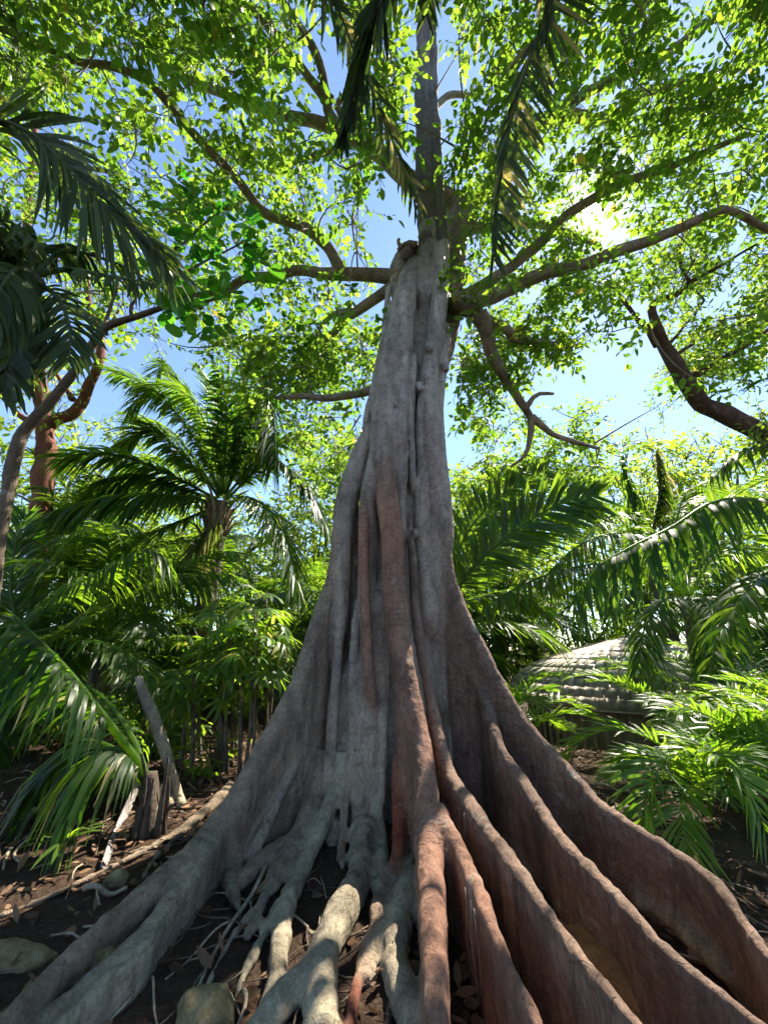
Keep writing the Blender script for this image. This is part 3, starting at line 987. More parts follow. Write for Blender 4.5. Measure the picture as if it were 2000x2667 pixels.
# ------------------------------------------------------------------ upper stems and limbs of the fig
def stem(name, rows, parent, mat, by='Z', seg=10, step=0.12, wob=0.10, color=None):
    """rows (px, py, half px, height or Y) -> a tapering limb of its own"""
    out = []
    for px, py, h, v in rows:
        p = atZ(px, py, v) if by == 'Z' else atY(px, py, v)
        out.append([*p, h / F * depth(p)])
    P = np.array(out)
    L = np.linalg.norm(np.diff(P[:, :3], axis=0), axis=1).sum()
    S = resample(P, max(6, int(L / step)))
    S[:, :3] += (np.stack([fbm(S[:, :3] * 1.7, 2, 3), fbm(S[:, :3] * 1.7, 2, 4), fbm(S[:, :3] * 1.7, 2, 5)], -1) - 0.5) * 0.10 * np.sin(np.linspace(0, math.pi, len(S)))[:, None]
    if name == 'limb':
        S[:, 3] *= 1 + 0.55 * np.exp(-np.arange(len(S)) * step / 0.22)      # flared collar
    V, Fc = tube(S[:, :3], np.maximum(S[:, 3], 0.006), seg, 1.0, wob, len(name))
    c = None
    if color is not None:
        c = np.tile(np.array(color), (len(V), 1))
    part(name, V, Fc, mat, parent, color=c)
    return S

STEMC = (0.185, 0.155, 0.14)
limbs = []
fb = M['fig_bark']
# twin stems that climb straight up
limbs.append(stem('stem', [(1104, 800, 16, 5.35), (1106, 760, 24, 5.15), (1111, 705, 27, 4.98), (1114, 640, 25, 4.9), (1111, 560, 24, 4.9), (1105, 400, 24, 4.9), (1104, 200, 22, 4.9), (1108, 0, 21, 4.9), (1110, -60, 20, 4.9)], fig, fb, 'Y', 14, color=STEMC))
limbs.append(stem('stem', [(1150, 740, 14, 5.15), (1151, 690, 19, 4.98), (1150, 645, 19, 4.9), (1143, 560, 19, 4.9), (1133, 400, 17, 4.88), (1126, 200, 14, 4.88), (1124, 0, 12, 4.88), (1124, -60, 11, 4.88)], fig, fb, 'Y', 12, color=STEMC))
# pale stem behind, with its fork
limbs.append(stem('stem', [(1150, 960, 16, 5.35), (1166, 880, 24, 5.45), (1172, 800, 28, 5.55), (1178, 720, 30, 5.6), (1186, 640, 31, 5.65), (1196, 575, 32, 5.7), (1203, 540, 28, 5.7)], fig, fb, 'Y', 14, color=GREY))
limb_rows = [
    [(1196, 580, 26, 10.9), (1225, 530, 26, 11.4), (1258, 505, 22, 11.6), (1310, 430, 18, 12.0), (1400, 330, 17, 12.5), (1450, 302, 16, 12.7), (1490, 303, 15, 12.8), (1585, 308, 13, 12.9), (1640, 262, 11, 13.0), (1690, 236, 10, 13.2), (1850, 196, 9, 13.5), (2000, 156, 8, 13.8), (2140, 120, 6, 14)],
    [(1205, 560, 20, 10.9), (1160, 520, 26, 11.3), (1090, 485, 24, 11.4), (1040, 450, 22, 11.5), (990, 402, 22, 11.6), (940, 366, 25, 11.7), (880, 335, 19, 11.8), (840, 322, 15, 11.9), (720, 296, 13, 12.2), (600, 250, 12, 12.6), (540, 225, 12, 12.8), (440, 180, 10, 13.1), (370, 110, 8, 13.4), (320, 10, 6, 13.6), (290, -90, 5, 13.8)],
    [(880, 338, 13, 11.8), (856, 290, 12, 12.0), (850, 240, 11, 12.2), (832, 160, 11, 12.4), (790, 80, 10, 12.6), (720, -20, 9, 12.9), (680, -90, 8, 13.1)],
    [(862, 268, 11, 12.1), (800, 195, 10, 12.3), (745, 125, 9, 12.6), (680, 45, 8, 12.8), (580, -30, 7, 13.1)],
    [(775, 175, 8, 12.4), (720, 165, 7, 12.5), (675, 180, 6, 12.6), (640, 230, 4, 12.7)],
    [(930, 370, 9, 11.7), (850, 395, 8, 11.6), (780, 420, 6, 11.6), (720, 446, 4, 11.6)],
    [(940, 362, 12, 11.7), (900, 310, 10, 12.0), (880, 270, 8, 12.2), (930, 220, 5, 12.5)],
    [(1050, 722, 17, 8.2), (960, 716, 16, 8.3), (880, 712, 16, 8.4), (780, 708, 13, 8.5), (720, 720, 12, 8.6), (650, 722, 11, 8.6), (560, 760, 8, 8.7), (470, 770, 6, 8.8)],
    [(890, 714, 13, 8.4), (875, 680, 13, 8.6), (850, 640, 13, 8.8), (790, 592, 13, 9.1), (690, 555, 12, 9.4), (620, 470, 11, 9.7), (540, 385, 11, 10.0), (430, 262, 10, 10.4), (370, 212, 9, 10.6), (300, 180, 9, 10.7), (200, 160, 8, 10.9), (60, 95, 7, 11.0), (-80, 50, 5, 11.1)],
    [(1045, 735, 14, 8.0), (1000, 762, 14, 8.0), (950, 795, 13, 7.9), (900, 830, 11, 7.8), (868, 868, 9, 7.7), (815, 905, 6, 7.6)],
    [(920, 815, 8, 7.9), (880, 815, 7, 7.9), (830, 860, 4, 7.9), (800, 960, 3, 7.4)],
    [(1180, 795, 14, 7.5), (1220, 765, 14, 7.8), (1290, 720, 13, 8.2), (1380, 655, 13, 8.8), (1480, 562, 12, 9.3), (1600, 485, 11, 9.8), (1730, 440, 9, 10.1), (1830, 398, 7, 10.3), (1950, 350, 5, 10.5)],
    [(1180, 805, 18, 7.5), (1240, 785, 19, 7.7), (1310, 760, 18, 7.9), (1400, 720, 17, 8.0), (1500, 690, 15, 8.2), (1590, 665, 14, 8.3), (1750, 605, 12, 8.5), (1850, 556, 10, 8.6), (1910, 552, 9, 8.7), (2000, 600, 8, 8.7), (2090, 640, 6, 8.7)],
    [(1205, 590, 16, 10.5), (1260, 588, 14, 10.6), (1330, 585, 12, 10.6), (1400, 580, 11, 10.7), (1480, 608, 9, 10.7), (1560, 640, 6, 10.8)],
    [(1420, 315, 14, 12.5), (1500, 260, 12, 12.7), (1600, 205, 12, 12.9), (1720, 150, 11, 13.2), (1830, 70, 10, 13.5), (1940, -10, 9, 13.7), (2020, -70, 8, 13.8)],
    [(1450, 303, 10, 12.6), (1485, 255, 9, 12.8), (1570, 140, 7, 13.1), (1660, 40, 6, 13.3), (1740, -60, 5, 13.5)],
    [(1190, 790, 20, 7.5), (1225, 805, 20, 7.3), (1262, 835, 17, 7.2), (1320, 855, 12, 7.1), (1340, 885, 11, 7.0), (1400, 893, 9, 7.0), (1490, 905, 6, 6.9)],
    [(1245, 820, 16, 7.25), (1262, 850, 17, 7.1), (1278, 915, 16, 6.8), (1308, 970, 13, 6.5), (1350, 1040, 11, 6.2), (1378, 1090, 9, 5.95), (1378, 1140, 7, 5.6), (1368, 1185, 5, 5.3), (1330, 1215, 3, 5.2)],
    [(1383, 1088, 8, 5.95), (1440, 1130, 7, 5.8), (1490, 1150, 6, 5.7), (1560, 1168, 4, 5.6)],
    [(1365, 1066, 6, 6.0), (1400, 1030, 5, 6.3), (1440, 1025, 4, 6.4)],
    [(1000, 1005, 11, 5.75), (950, 1022, 10, 5.75), (900, 1032, 10, 5.75), (850, 1038, 9, 5.8), (790, 1032, 8, 5.9), (720, 1036, 5, 6.0)],
    [(1112, 500, 10, 10.0), (1090, 380, 9, 12.0), (1160, 255, 8, 13.8), (1240, 250, 5, 14.2)],
]
for rws in limb_rows:
    S = stem('limb', rws, fig, M['limb_bark'], 'Z', 10)
    limbs.append(S)
# little stubs at the crotch
stem('stub', [(1085, 640, 10, 5.0), (1060, 635, 8, 5.0), (1045, 640, 6, 5.0), (1038, 650, 5, 5.0)], fig, M['limb_bark'], 'Y', step=0.05)
stem('stub', [(1055, 675, 8, 5.05), (1044, 655, 6, 5.05), (1037, 630, 5, 5.05), (1040, 622, 3, 5.05)], fig, M['limb_bark'], 'Y', step=0.05)

# ------------------------------------------------------------------ leaves
def leaf_batch(C, D, Nn, Ln, Wd, tint, curl=0.25):
    """C base points, D axis, Nn face normal; 6 verts and 4 triangles per leaf"""
    n = len(C)
    D = norm(D)
    S = norm(np.cross(D, Nn))
    U = np.cross(S, D)
    Ln = Ln[:, None]; Wd = Wd[:, None]
    def pt(t, w, lift):
        return C + D * Ln * t + S * Wd * w + U * Ln * (lift - curl * t * t)
    V = np.stack([pt(0, 0, 0), pt(0.32, 0.5, 0.05), pt(0.32, -0.5, 0.05), pt(0.70, 0.40, 0.05), pt(0.70, -0.40, 0.05), pt(1.0, 0, 0)], 1).reshape(-1, 3)
    b = (np.arange(n) * 6)[:, None]
    T = np.concatenate([b + np.array([[0, 1, 2]]), b + np.array([[2, 1, 3]]), b + np.array([[2, 3, 4]]), b + np.array([[4, 3, 5]])], 1).reshape(-1, 3)
    return V, T, np.repeat(tint, 6)

def clump_leaves(centres, per, rad, length, width, flat=0.6, tint_lo=0.0, tint_hi=1.0, droop=0.25):
    """leaves set round each clump centre (k,3)"""
    k = len(centres)
    n = k * per
    C0 = np.repeat(centres, per, 0)
    off = norm(rng.normal(size=(n, 3))) * (rng.random((n, 1)) ** 0.5) * rad
    off[:, 2] *= 0.7
    C = C0 + off
    D = norm(off + rng.normal(size=(n, 3)) * rad * 0.7)
    D[:, 2] -= droop
    Nn = norm(rng.normal(size=(n, 3)) * flat + np.array([0, 0, 1.0]))
    Ln = length * (0.5 + 0.9 * rng.random(n) ** 1.4)
    Wd = width * (0.75 + 0.5 * rng.random(n))
    ct = np.repeat(rng.random(k), per)
    tint = np.clip(tint_lo + (tint_hi - tint_lo) * (0.55 * ct + 0.45 * rng.random(n)), 0, 1)
    return C, D, Nn, Ln, Wd, tint

class Grow:
    """joins clumps to the limbs with twigs that branch off the nearest wood"""
    def __init__(self, nodes):
        self.nodes = [np.array(p) for p in nodes]
        self.V, self.Q, self.n = [], [], 0
    def run(self, centres, r0=0.011, maxlen=3.0):
        self.ok = np.zeros(len(centres), bool)
        base = np.array(self.nodes)
        d = np.array([np.min(np.linalg.norm(base - c, axis=1)) for c in centres])
        order = np.argsort(d)
        kd = None
        pts = list(base)
        last = 0
        for cnt, i in enumerate(order):
            if kd is None or cnt - last > 60:
                kd = KDTree(len(pts))
                for q, p in enumerate(pts):
                    kd.insert(p, q)
                kd.balance()
                last = cnt
            co, q, dist = kd.find(centres[i])
            a = np.array(co); b = centres[i]
            if dist > maxlen:
                continue
            self.ok[i] = True
            if dist < 0.05:
                continue
            mid = (a + b) / 2 + rng.normal(size=3) * dist * 0.10 + np.array([0, 0, 0.06 * dist])
            t = np.linspace(0, 1, 5)[:, None]
            P = (1 - t) ** 2 * a + 2 * t * (1 - t) * mid + t * t * b
            r = r0 * (0.5 + 0.9 * min(dist, 1.5)) * np.linspace(1, 0.35, 5)
            V, Fc = tube(P, r, 4)
            self.V.append(V[:-2]); self.Q.append(Fc[0] + self.n); self.n += len(V) - 2
            for f in (0.4, 0.7, 1.0):
                pts.append(P[int(f * 4)])
    def arrays(self):
        return np.vstack(self.V), [np.vstack(self.Q)]

# where the canopy closes and where the sky shows through (limits in the photograph, clumps at their own heights)
low_edge = np.array([(-900, 1000), (0, 900), (160, 940), (230, 915), (330, 890), (420, 900), (560, 960), (690, 1050), (740, 1150), (800, 1240), (900, 1260), (960, 1180), (1010, 1000), (1100, 820), (1180, 900), (1190, 1230), (1300, 1280),
                     (1480, 1270), (1600, 1190), (1750, 1090), (1900, 980), (2000, 930), (2900, 950)], float)
holes = [(1010, 560, 75, 125, 1.0), (1545, 545, 62, 62, 1.0), (1430, 510, 40, 45, 0.7), (700, 320, 60, 45, 0.8), (760, 120, 40, 40, 0.6), (270, 330, 50, 60, 0.7), (120, 60, 90, 60, 0.5), (1110, 470, 30, 60, 0.6),
         (480, 480, 50, 35, 0.6), (1560, 90, 60, 50, 0.6), (1820, 140, 70, 50, 0.6), (1850, 640, 80, 60, 0.7), (1330, 1150, 60, 60, 0.6), (1180, 1160, 50, 60, 0.6), (640, 620, 50, 40, 0.5), (950, 690, 40, 30, 0.6), (960, 800, 60, 50, 0.5),
         (500, 915, 60, 35, 0.8), (850, 1130, 70, 30, 0.8), (40, 480, 60, 90, 0.6), (1880, 820, 60, 60, 0.5)]

def canopy_ok(px, py):
    if py > np.interp(px, low_edge[:, 0], low_edge[:, 1]) + rng.normal() * 25:
        return False
    for hx, hy, rx, ry, s in holes:
        q = ((px - hx) / rx) ** 2 + ((py - hy) / ry) ** 2
        if q < 1 and rng.random() < s:
            return False
    return True

# gaps in the crown through which sunbeams reach the roots, the soil and the hut
beams = [(np.array(p), r) for p, r in (((0.42, 3.7, 1.0), 0.9), ((0.6, 2.9, 0.4), 0.95), ((1.0, 3.2, 0.5), 1.0), ((1.4, 2.4, 0.4), 1.1), ((2.2, 3.2, 0.3), 0.5), ((-1.9, 3.3, 0.05), 0.75), ((4.4, 10.0, 1.6), 1.2),
                                       ((-2.8, 5.4, 0.2), 0.5), ((3.5, 4.7, 1.1), 1.0), ((4.6, 5.0, 1.1), 0.7), ((-5.2, 6.0, 1.9), 0.8), ((-2.5, 5.8, 1.2), 0.5))]
sd = np.array(sun_dir)
def in_beam(p):
    for b, r in beams:
        d = p - b
        t = d @ sd
        if t > 0 and np.linalg.norm(d - sd * t) < r:
            return True
    return False

cl, per_px = [], 0
tries = 0
want = 3500
while len(cl) < want and tries < want * 8:
    tries += 1
    px = rng.uniform(-700, 2700)
    py = rng.uniform(-620, 1280)
    if not canopy_ok(px, py):
        continue
    gap = vnoise(np.array([[px / 95.0, py / 95.0, 3.3]]), 5)[0]
    gap2 = vnoise(np.array([[px / 38.0, py / 38.0, 7.3]]), 9)[0]
    if gap < 0.40 or gap2 < 0.30:
        continue
    lowz = np.interp(py, [0, 500, 800, 1000, 1200], [10.0, 8.6, 6.9, 5.7, 5.0])
    hiz = np.interp(py, [0, 500, 800, 1000, 1200], [14.0, 12.5, 10.5, 9.0, 7.5])
    z = rng.uniform(lowz, hiz)
    p = atZ(px, py, z)
    if p[1] > 16 or p[1] < -6 or in_beam(p):
        continue
    if 1060 < px < 1175 and py < 760 and p[1] < 5.6:
        continue
    cl.append(p)
for k in range(1150):
    px, py = (rng.uniform(1190, 1720), rng.uniform(860, 1270)) if k % 5 < 3 else (rng.uniform(560, 960), rng.uniform(860, 1240))
    if canopy_ok(px, py) and vnoise(np.array([[px / 70.0, py / 70.0, 9.3]]), 6)[0] > 0.42:
        p = atZ(px, py, rng.uniform(np.interp(py, [900, 1200], [6.6, 5.2]), np.interp(py, [900, 1200], [9.0, 7.2])))
        if not in_beam(p):
            cl.append(p)
cl = np.array(cl)
nodes = np.vstack([S[2:, :3] for S in limbs])
grow = Grow(nodes)
grow.run(cl, 0.015, 2.1)
cl = cl[grow.ok]
V, Fc = grow.arrays()
part('twigs', V, Fc, M['limb_bark'], fig, kind='stuff')
def spray_leaves(centres, sprays, per, reach, length, width, droop=0.25, lo=0.0, hi=1.0):
    """leafy shoots: every clump carries a few thin shoots with leaves set alternately along them"""
    k = len(centres)
    n = k * sprays
    c0 = np.repeat(centres, sprays, 0)
    d = norm(rng.normal(size=(n, 3)) + np.array([0, 0, -droop]))
    d[:, 2] *= 0.75
    d = norm(d)
    Ls = reach * (0.6 + 0.7 * rng.random(n))
    sc_ = np.repeat(0.7 + 0.6 * rng.random(k), sprays)
    side = norm(np.cross(d, rng.normal(size=(n, 3)) * 0.5 + np.array([0, 0, 1.0])))
    upv = np.cross(side, d)
    sag = np.array([0, 0, -1.0])
    C, D, Nn, Ln, Wd, tn = [], [], [], [], [], []
    ct = np.clip(np.repeat(rng.random(k), sprays) * 0.6 + 0.4 * rng.random(n), 0, 1)
    for j in range(per):
        t = (0.22 + 0.78 * (j + 0.5) / per) + rng.normal(size=n) * 0.03
        sg = 1.0 if j % 2 else -1.0
        base = c0 + d * (Ls * t)[:, None] + sag * (0.18 * Ls * t * t)[:, None]
        ax = norm(d * (0.45 + 0.5 * (j == per - 1)) + side * sg * (0.85 if j < per - 1 else 0.1) + upv * rng.normal(size=(n, 1)) * 0.3 + sag * 0.25 + rng.normal(size=(n, 3)) * 0.2)
        C.append(base); D.append(ax)
        Nn.append(norm(upv + rng.normal(size=(n, 3)) * 0.45))
        Ln.append(length * sc_ * (0.6 + 0.7 * rng.random(n)) * (1.05 - 0.25 * np.abs(t - 0.6)))
        Wd.append(width * sc_ * (0.75 + 0.5 * rng.random(n)))
        tn.append(np.clip(lo + (hi - lo) * (0.75 * ct + 0.25 * rng.random(n)), 0, 1))
    # the shoots: three-sided slivers
    w = 0.0045
    e = c0 + d * Ls[:, None] * 1.0 + sag * (0.18 * Ls)[:, None]
    m_ = c0 + d * (Ls * 0.5)[:, None] + sag * (0.045 * Ls)[:, None]
    TV = np.stack([c0 + side * w, c0 - side * w, c0 + upv * w, m_ + side * w, m_ - side * w, m_ + upv * w, e], 1).reshape(-1, 3)
    o_ = (np.arange(n) * 7)[:, None]
    Q_ = np.concatenate([o_ + np.array([[0, 1, 4, 3]]), o_ + np.array([[1, 2, 5, 4]]), o_ + np.array([[2, 0, 3, 5]])], 1).reshape(-1, 4)
    T_ = np.concatenate([o_ + np.array([[3, 4, 6]]), o_ + np.array([[4, 5, 6]]), o_ + np.array([[5, 3, 6]])], 1).reshape(-1, 3)
    cat = np.concatenate
    return (cat(C), cat(D), cat(Nn), cat(Ln), cat(Wd), cat(tn)), (TV, [Q_, T_])
(C, D, Nn, Ln, Wd, tn), (TV, TF) = spray_leaves(cl, 3, 7, 0.60, 0.155, 0.074)
part('shoots', TV, TF, M['limb_bark'], fig, kind='stuff')
pp = project(C)
tn = np.where(rng.random(len(tn)) < 0.01, 1.9, tn)
infr = (pp[:, 0] > 0) & (pp[:, 0] < 2000) & (pp[:, 1] > 0) & (pp[:, 1] < 1200) & (pp[:, 2] > 0)
# the largest in view become leaves of their own
score = np.where(infr, Ln / np.maximum(pp[:, 2], 0.1), 0)
big = np.argsort(-score)[:290]
keep = np.ones(len(C), bool)
keep[big] = False
V, T, tv = leaf_batch(C[keep], D[keep], Nn[keep], Ln[keep], Wd[keep], tn[keep])
part('crown', V, [T], M['leaf'], fig, tv, False, kind='stuff')
leaf_meshes = []
for t in (0.15, 0.4, 0.65, 0.9):
    V, T, tv = leaf_batch(np.zeros((1, 3)), np.array([[1.0, 0, 0]]), np.array([[0, 0, 1.0]]), np.array([1.0]), np.array([0.42]), np.array([t]))
    leaf_meshes.append(mesh_np('leaf', V, [T], tv, False))
def put_leaf(mesh, p, d, nrm, ln, parent, mat):
    d = norm(d); s = norm(np.cross(d, nrm)); u = np.cross(s, d)
    o = link('leaf', mesh, parent, mat)
    q = p - root_loc(parent)
    o.matrix_basis = Matrix(((d[0] * ln, -s[0] * ln, u[0] * ln, q[0]), (d[1] * ln, -s[1] * ln, u[1] * ln, q[1]), (d[2] * ln, -s[2] * ln, u[2] * ln, q[2]), (0, 0, 0, 1)))
    return o
for i in big:
    put_leaf(leaf_meshes[int(min(3, tn[i] * 4)) if tn[i] <= 1 else 3], C[i], D[i], Nn[i], Ln[i], fig, M['leaf'])
# ------------------------------------------------------------------ palm fronds
def frond(P, r0, leaf_len, pairs, width, start=0.14, vee=0.25, droop=0.35, ang=58.0, seg=3, tint=(0.2, 0.7), jit=0.12, withered=0.0, upv=None, sides=(1, -1), missing=0.0, seed=0, prof=0.6):
    """one pinnate frond along the rachis P -> (rachis arrays, list of leaflet arrays stacked)"""
    rg = np.random.default_rng(seed)
    P = np.asarray(P, float)
    S_ = resample(P, 26)
    T_ = norm(np.gradient(S_, axis=0))
    rV, rF = tube(S_, r0 * (1 - 0.85 * np.linspace(0, 1, 26)), 5)
    t = np.linspace(start, 0.995, pairs)
    ix = t * 25
    k = np.clip(ix.astype(int), 0, 24)
    f = (ix - k)[:, None]
    B = S_[k] * (1 - f) + S_[k + 1] * f
    T = norm(T_[k] * (1 - f) + T_[k + 1] * f)
    if isinstance(upv, str):
        upv = norm(np.array([0, 0, EYE]) - S_[13]) + np.array([0, 0, 0.25])     # blade turned to the path where one stands
    up = np.tile(np.array([0, 0, 1.0]) if upv is None else norm(np.array(upv, float)), (pairs, 1))
    Sd = norm(np.cross(T, up))
    U = norm(np.cross(Sd, T))
    out = []
    lp = np.sin(math.pi * np.clip(0.10 + 0.80 * (t - start) / (1 - start), 0, 1)) ** prof
    for sgn in sides:
        m = rg.random(pairs) >= missing
        nb = int(m.sum())
        a = np.radians((ang if not isinstance(ang, tuple) else ang[0 if sgn > 0 else 1]) + rg.normal(size=pairs) * 7 - 22 * t)[:, None]
        v = (vee + rg.normal(size=pairs) * jit)[:, None]
        d0 = norm(Sd * sgn * np.sin(a) + T * np.cos(a) + U * v)
        L = (leaf_len * lp * (0.88 + 0.24 * rg.random(pairs)))[:, None]
        dr = (droop * (0.7 + 0.6 * rg.random(pairs)))[:, None]
        w = norm(T - d0 * np.sum(T * d0, 1, keepdims=True) + U * rg.normal(size=(pairs, 1)) * 0.25)
        rows = []
        wp = [0.45, 1.0, 0.8, 0.08] if seg == 3 else ([0.45, 0.9, 1.0, 0.9, 0.6, 0.06] if seg == 5 else [0.5, 1.0, 0.08])
        for q in range(seg + 1):
            u = q / seg
            p = B + d0 * L * u * (1 - 0.35 * dr * u) + np.array([0, 0, -1.0]) * L * dr * u * u
            ww = width * wp[q] * 0.5 * (0.6 + 0.4 * L / leaf_len)
            rows.append(p + w * ww)
            rows.append(p - w * ww)
        V = np.stack(rows, 1)[m]                 # nb, 2*(seg+1), 3
        tt = tint[0] + (tint[1] - tint[0]) * rg.random(nb)
        if withered:
            tt = np.where(rg.random(nb) < withered, 1.3 + 0.7 * rg.random(nb), tt)
        out.append((V, tt))
    V = np.concatenate([o[0] for o in out])
    tt = np.concatenate([o[1] for o in out])
    nl, kv = V.shape[0], V.shape[1]
    fl = np.array([[2 * q, 2 * q + 1, 2 * q + 3, 2 * q + 2] for q in range(seg)])
    return (rV, rF), (V, tt, fl)

def frond_arrays(*a, **k):
    (rV, rF), (V, tt, fl) = frond(*a, **k)
    mb = MB()
    mb.add(rV, rF, 0.9)
    nl, kv = V.shape[:2]
    q = (np.arange(nl) * kv)[:, None, None] + fl[None]
    mb.add(V.reshape(-1, 3), [q.reshape(-1, 4)], np.repeat(tt, kv))
    return mb.arrays()

def put_frond(parent, P, mat, pieces=False, label=None, name='frond', **k):
    if not pieces:
        V, Fc, t = frond_arrays(P, **k)
        o = part(name, V, Fc, mat, parent, t, True)
    else:
        (rV, rF), (V, tt, fl) = frond(P, **k)
        o = part(name, rV, rF, mat, parent, np.full(len(rV), 0.9))
        base = root_loc(parent)
        for i in range(len(V)):
            me = mesh_np('leaflet', V[i] - base, [fl], np.full(V.shape[1], tt[i]))
            link('leaflet', me, o, mat)
    if label:
        o['label'] = label
    return o

def pxs(rows):
    return np.array([atY(*r_) for r_ in rows])

_cache = {}
def arc_mesh(kind, L, elev, bend, var, **k):
    """a frond grown from the origin along +X, shared by all palms of a kind"""
    key = (kind, round(elev), var)
    if key not in _cache:
        t = np.linspace(0, 1, 10)
        a = R(elev) - R(bend) * t ** 1.25
        st = L / 9
        P = np.zeros((10, 3))
        side = random.uniform(-0.12, 0.12)
        for i in range(1, 10):
            P[i] = P[i - 1] + st * np.array([math.cos(a[i]), side * t[i] * 2, math.sin(a[i])])
        V, Fc, tt = frond_arrays(P, seed=len(_cache) + 17, **k)
        _cache[key] = mesh_np('frond', V, Fc, tt)
    return _cache[key]

def ringed_trunk(base, top, r0, r1, seg=12, bulge=0.03, seed=0):
    n = max(14, int(np.linalg.norm(np.array(top) - np.array(base)) / 0.09))
    t = np.linspace(0, 1, n)
    P = np.array(base) * (1 - t)[:, None] + np.array(top) * t[:, None]
    bow = np.sin(t * math.pi) * 0.12
    P[:, 0] += bow * (1 if seed % 2 else -1)
    r = r0 + (r1 - r0) * t + bulge * (np.arange(n) % 3 == 0) * r0 + 0.25 * r0 * np.exp(-t * n / 4)
    return tube(P, r, seg, 1, 0.08, seed)

def boots(parent, c, r, n, ln, mat, seed=0, drop=0.0):
    """old leaf bases wrapped round the top of a palm trunk"""
    rg = random.Random(seed)
    for i in range(n):
        a = i * 2.4 + rg.uniform(-0.2, 0.2)
        z = c[2] - drop * i / n
        d = np.array([math.cos(a), math.sin(a), 0])
        l = ln * rg.uniform(0.7, 1.2)
        lean = rg.uniform(0.25, 0.6)
        P = np.array([np.array([c[0], c[1], z - l * 0.5]) + d * r * 0.8, np.array([c[0], c[1], z]) + d * (r + 0.03), np.array([c[0], c[1], z + l * 0.45]) + d * (r + l * lean * 0.55), np.array([c[0], c[1], z + l * 0.6]) + d * (r + l * lean)])
        S = resample(P, 6)
        V, Fc = tube(S, np.array([0.11, 0.10, 0.075, 0.055, 0.04, 0.02]) * (r / 0.22), 6, 0.45)
        part('leaf_base', V, Fc, mat, parent)

COCO = dict(r0=0.035, leaf_len=0.9, pairs=66, width=0.055, vee=0.15, droop=0.45)
def palm(name, label, x, y, h, L, n, mat, kind, r=0.14, elevs=(80, 62, 42, 20, -5, -30), group=None, start_a=0.0, params=COCO, trunk_mat='palm_bark', nboot=0, bend=75, skip=None):
    z0 = g1(x, y)
    t = thing(name, label, 'palm', (x, y, z0), group)
    lean = rng.normal() * 0.15
    top = np.array([x + lean, y, z0 + h])
    V, Fc = ringed_trunk((x, y, z0 - 0.2), top, r, r * 0.8, seed=int(h * 10))
    part('trunk', V, Fc, M[trunk_mat], t)
    for i in range(n):
        e = elevs[int(i * len(elevs) / n)]
        me = arc_mesh(kind, L, e, bend if e > 0 else bend * 0.6, i % 2, **params)
        az = start_a + i * 2.39996 + rng.normal() * 0.15
        if skip and skip(az % (2 * math.pi), e):
            continue
        o = link('frond', me, t, mat)
        o.location = (lean, 0, h - 0.05)
        o.rotation_euler = (rng.normal() * 0.1, rng.normal() * 0.08, az)
        s = 0.85 + 0.3 * rng.random()
        o.scale = (s, s, s)
    if nboot:
        boots(t, top, r * 0.8, nboot, 0.7, M['boot'], seed=int(x * 7), drop=0.5)
    return t

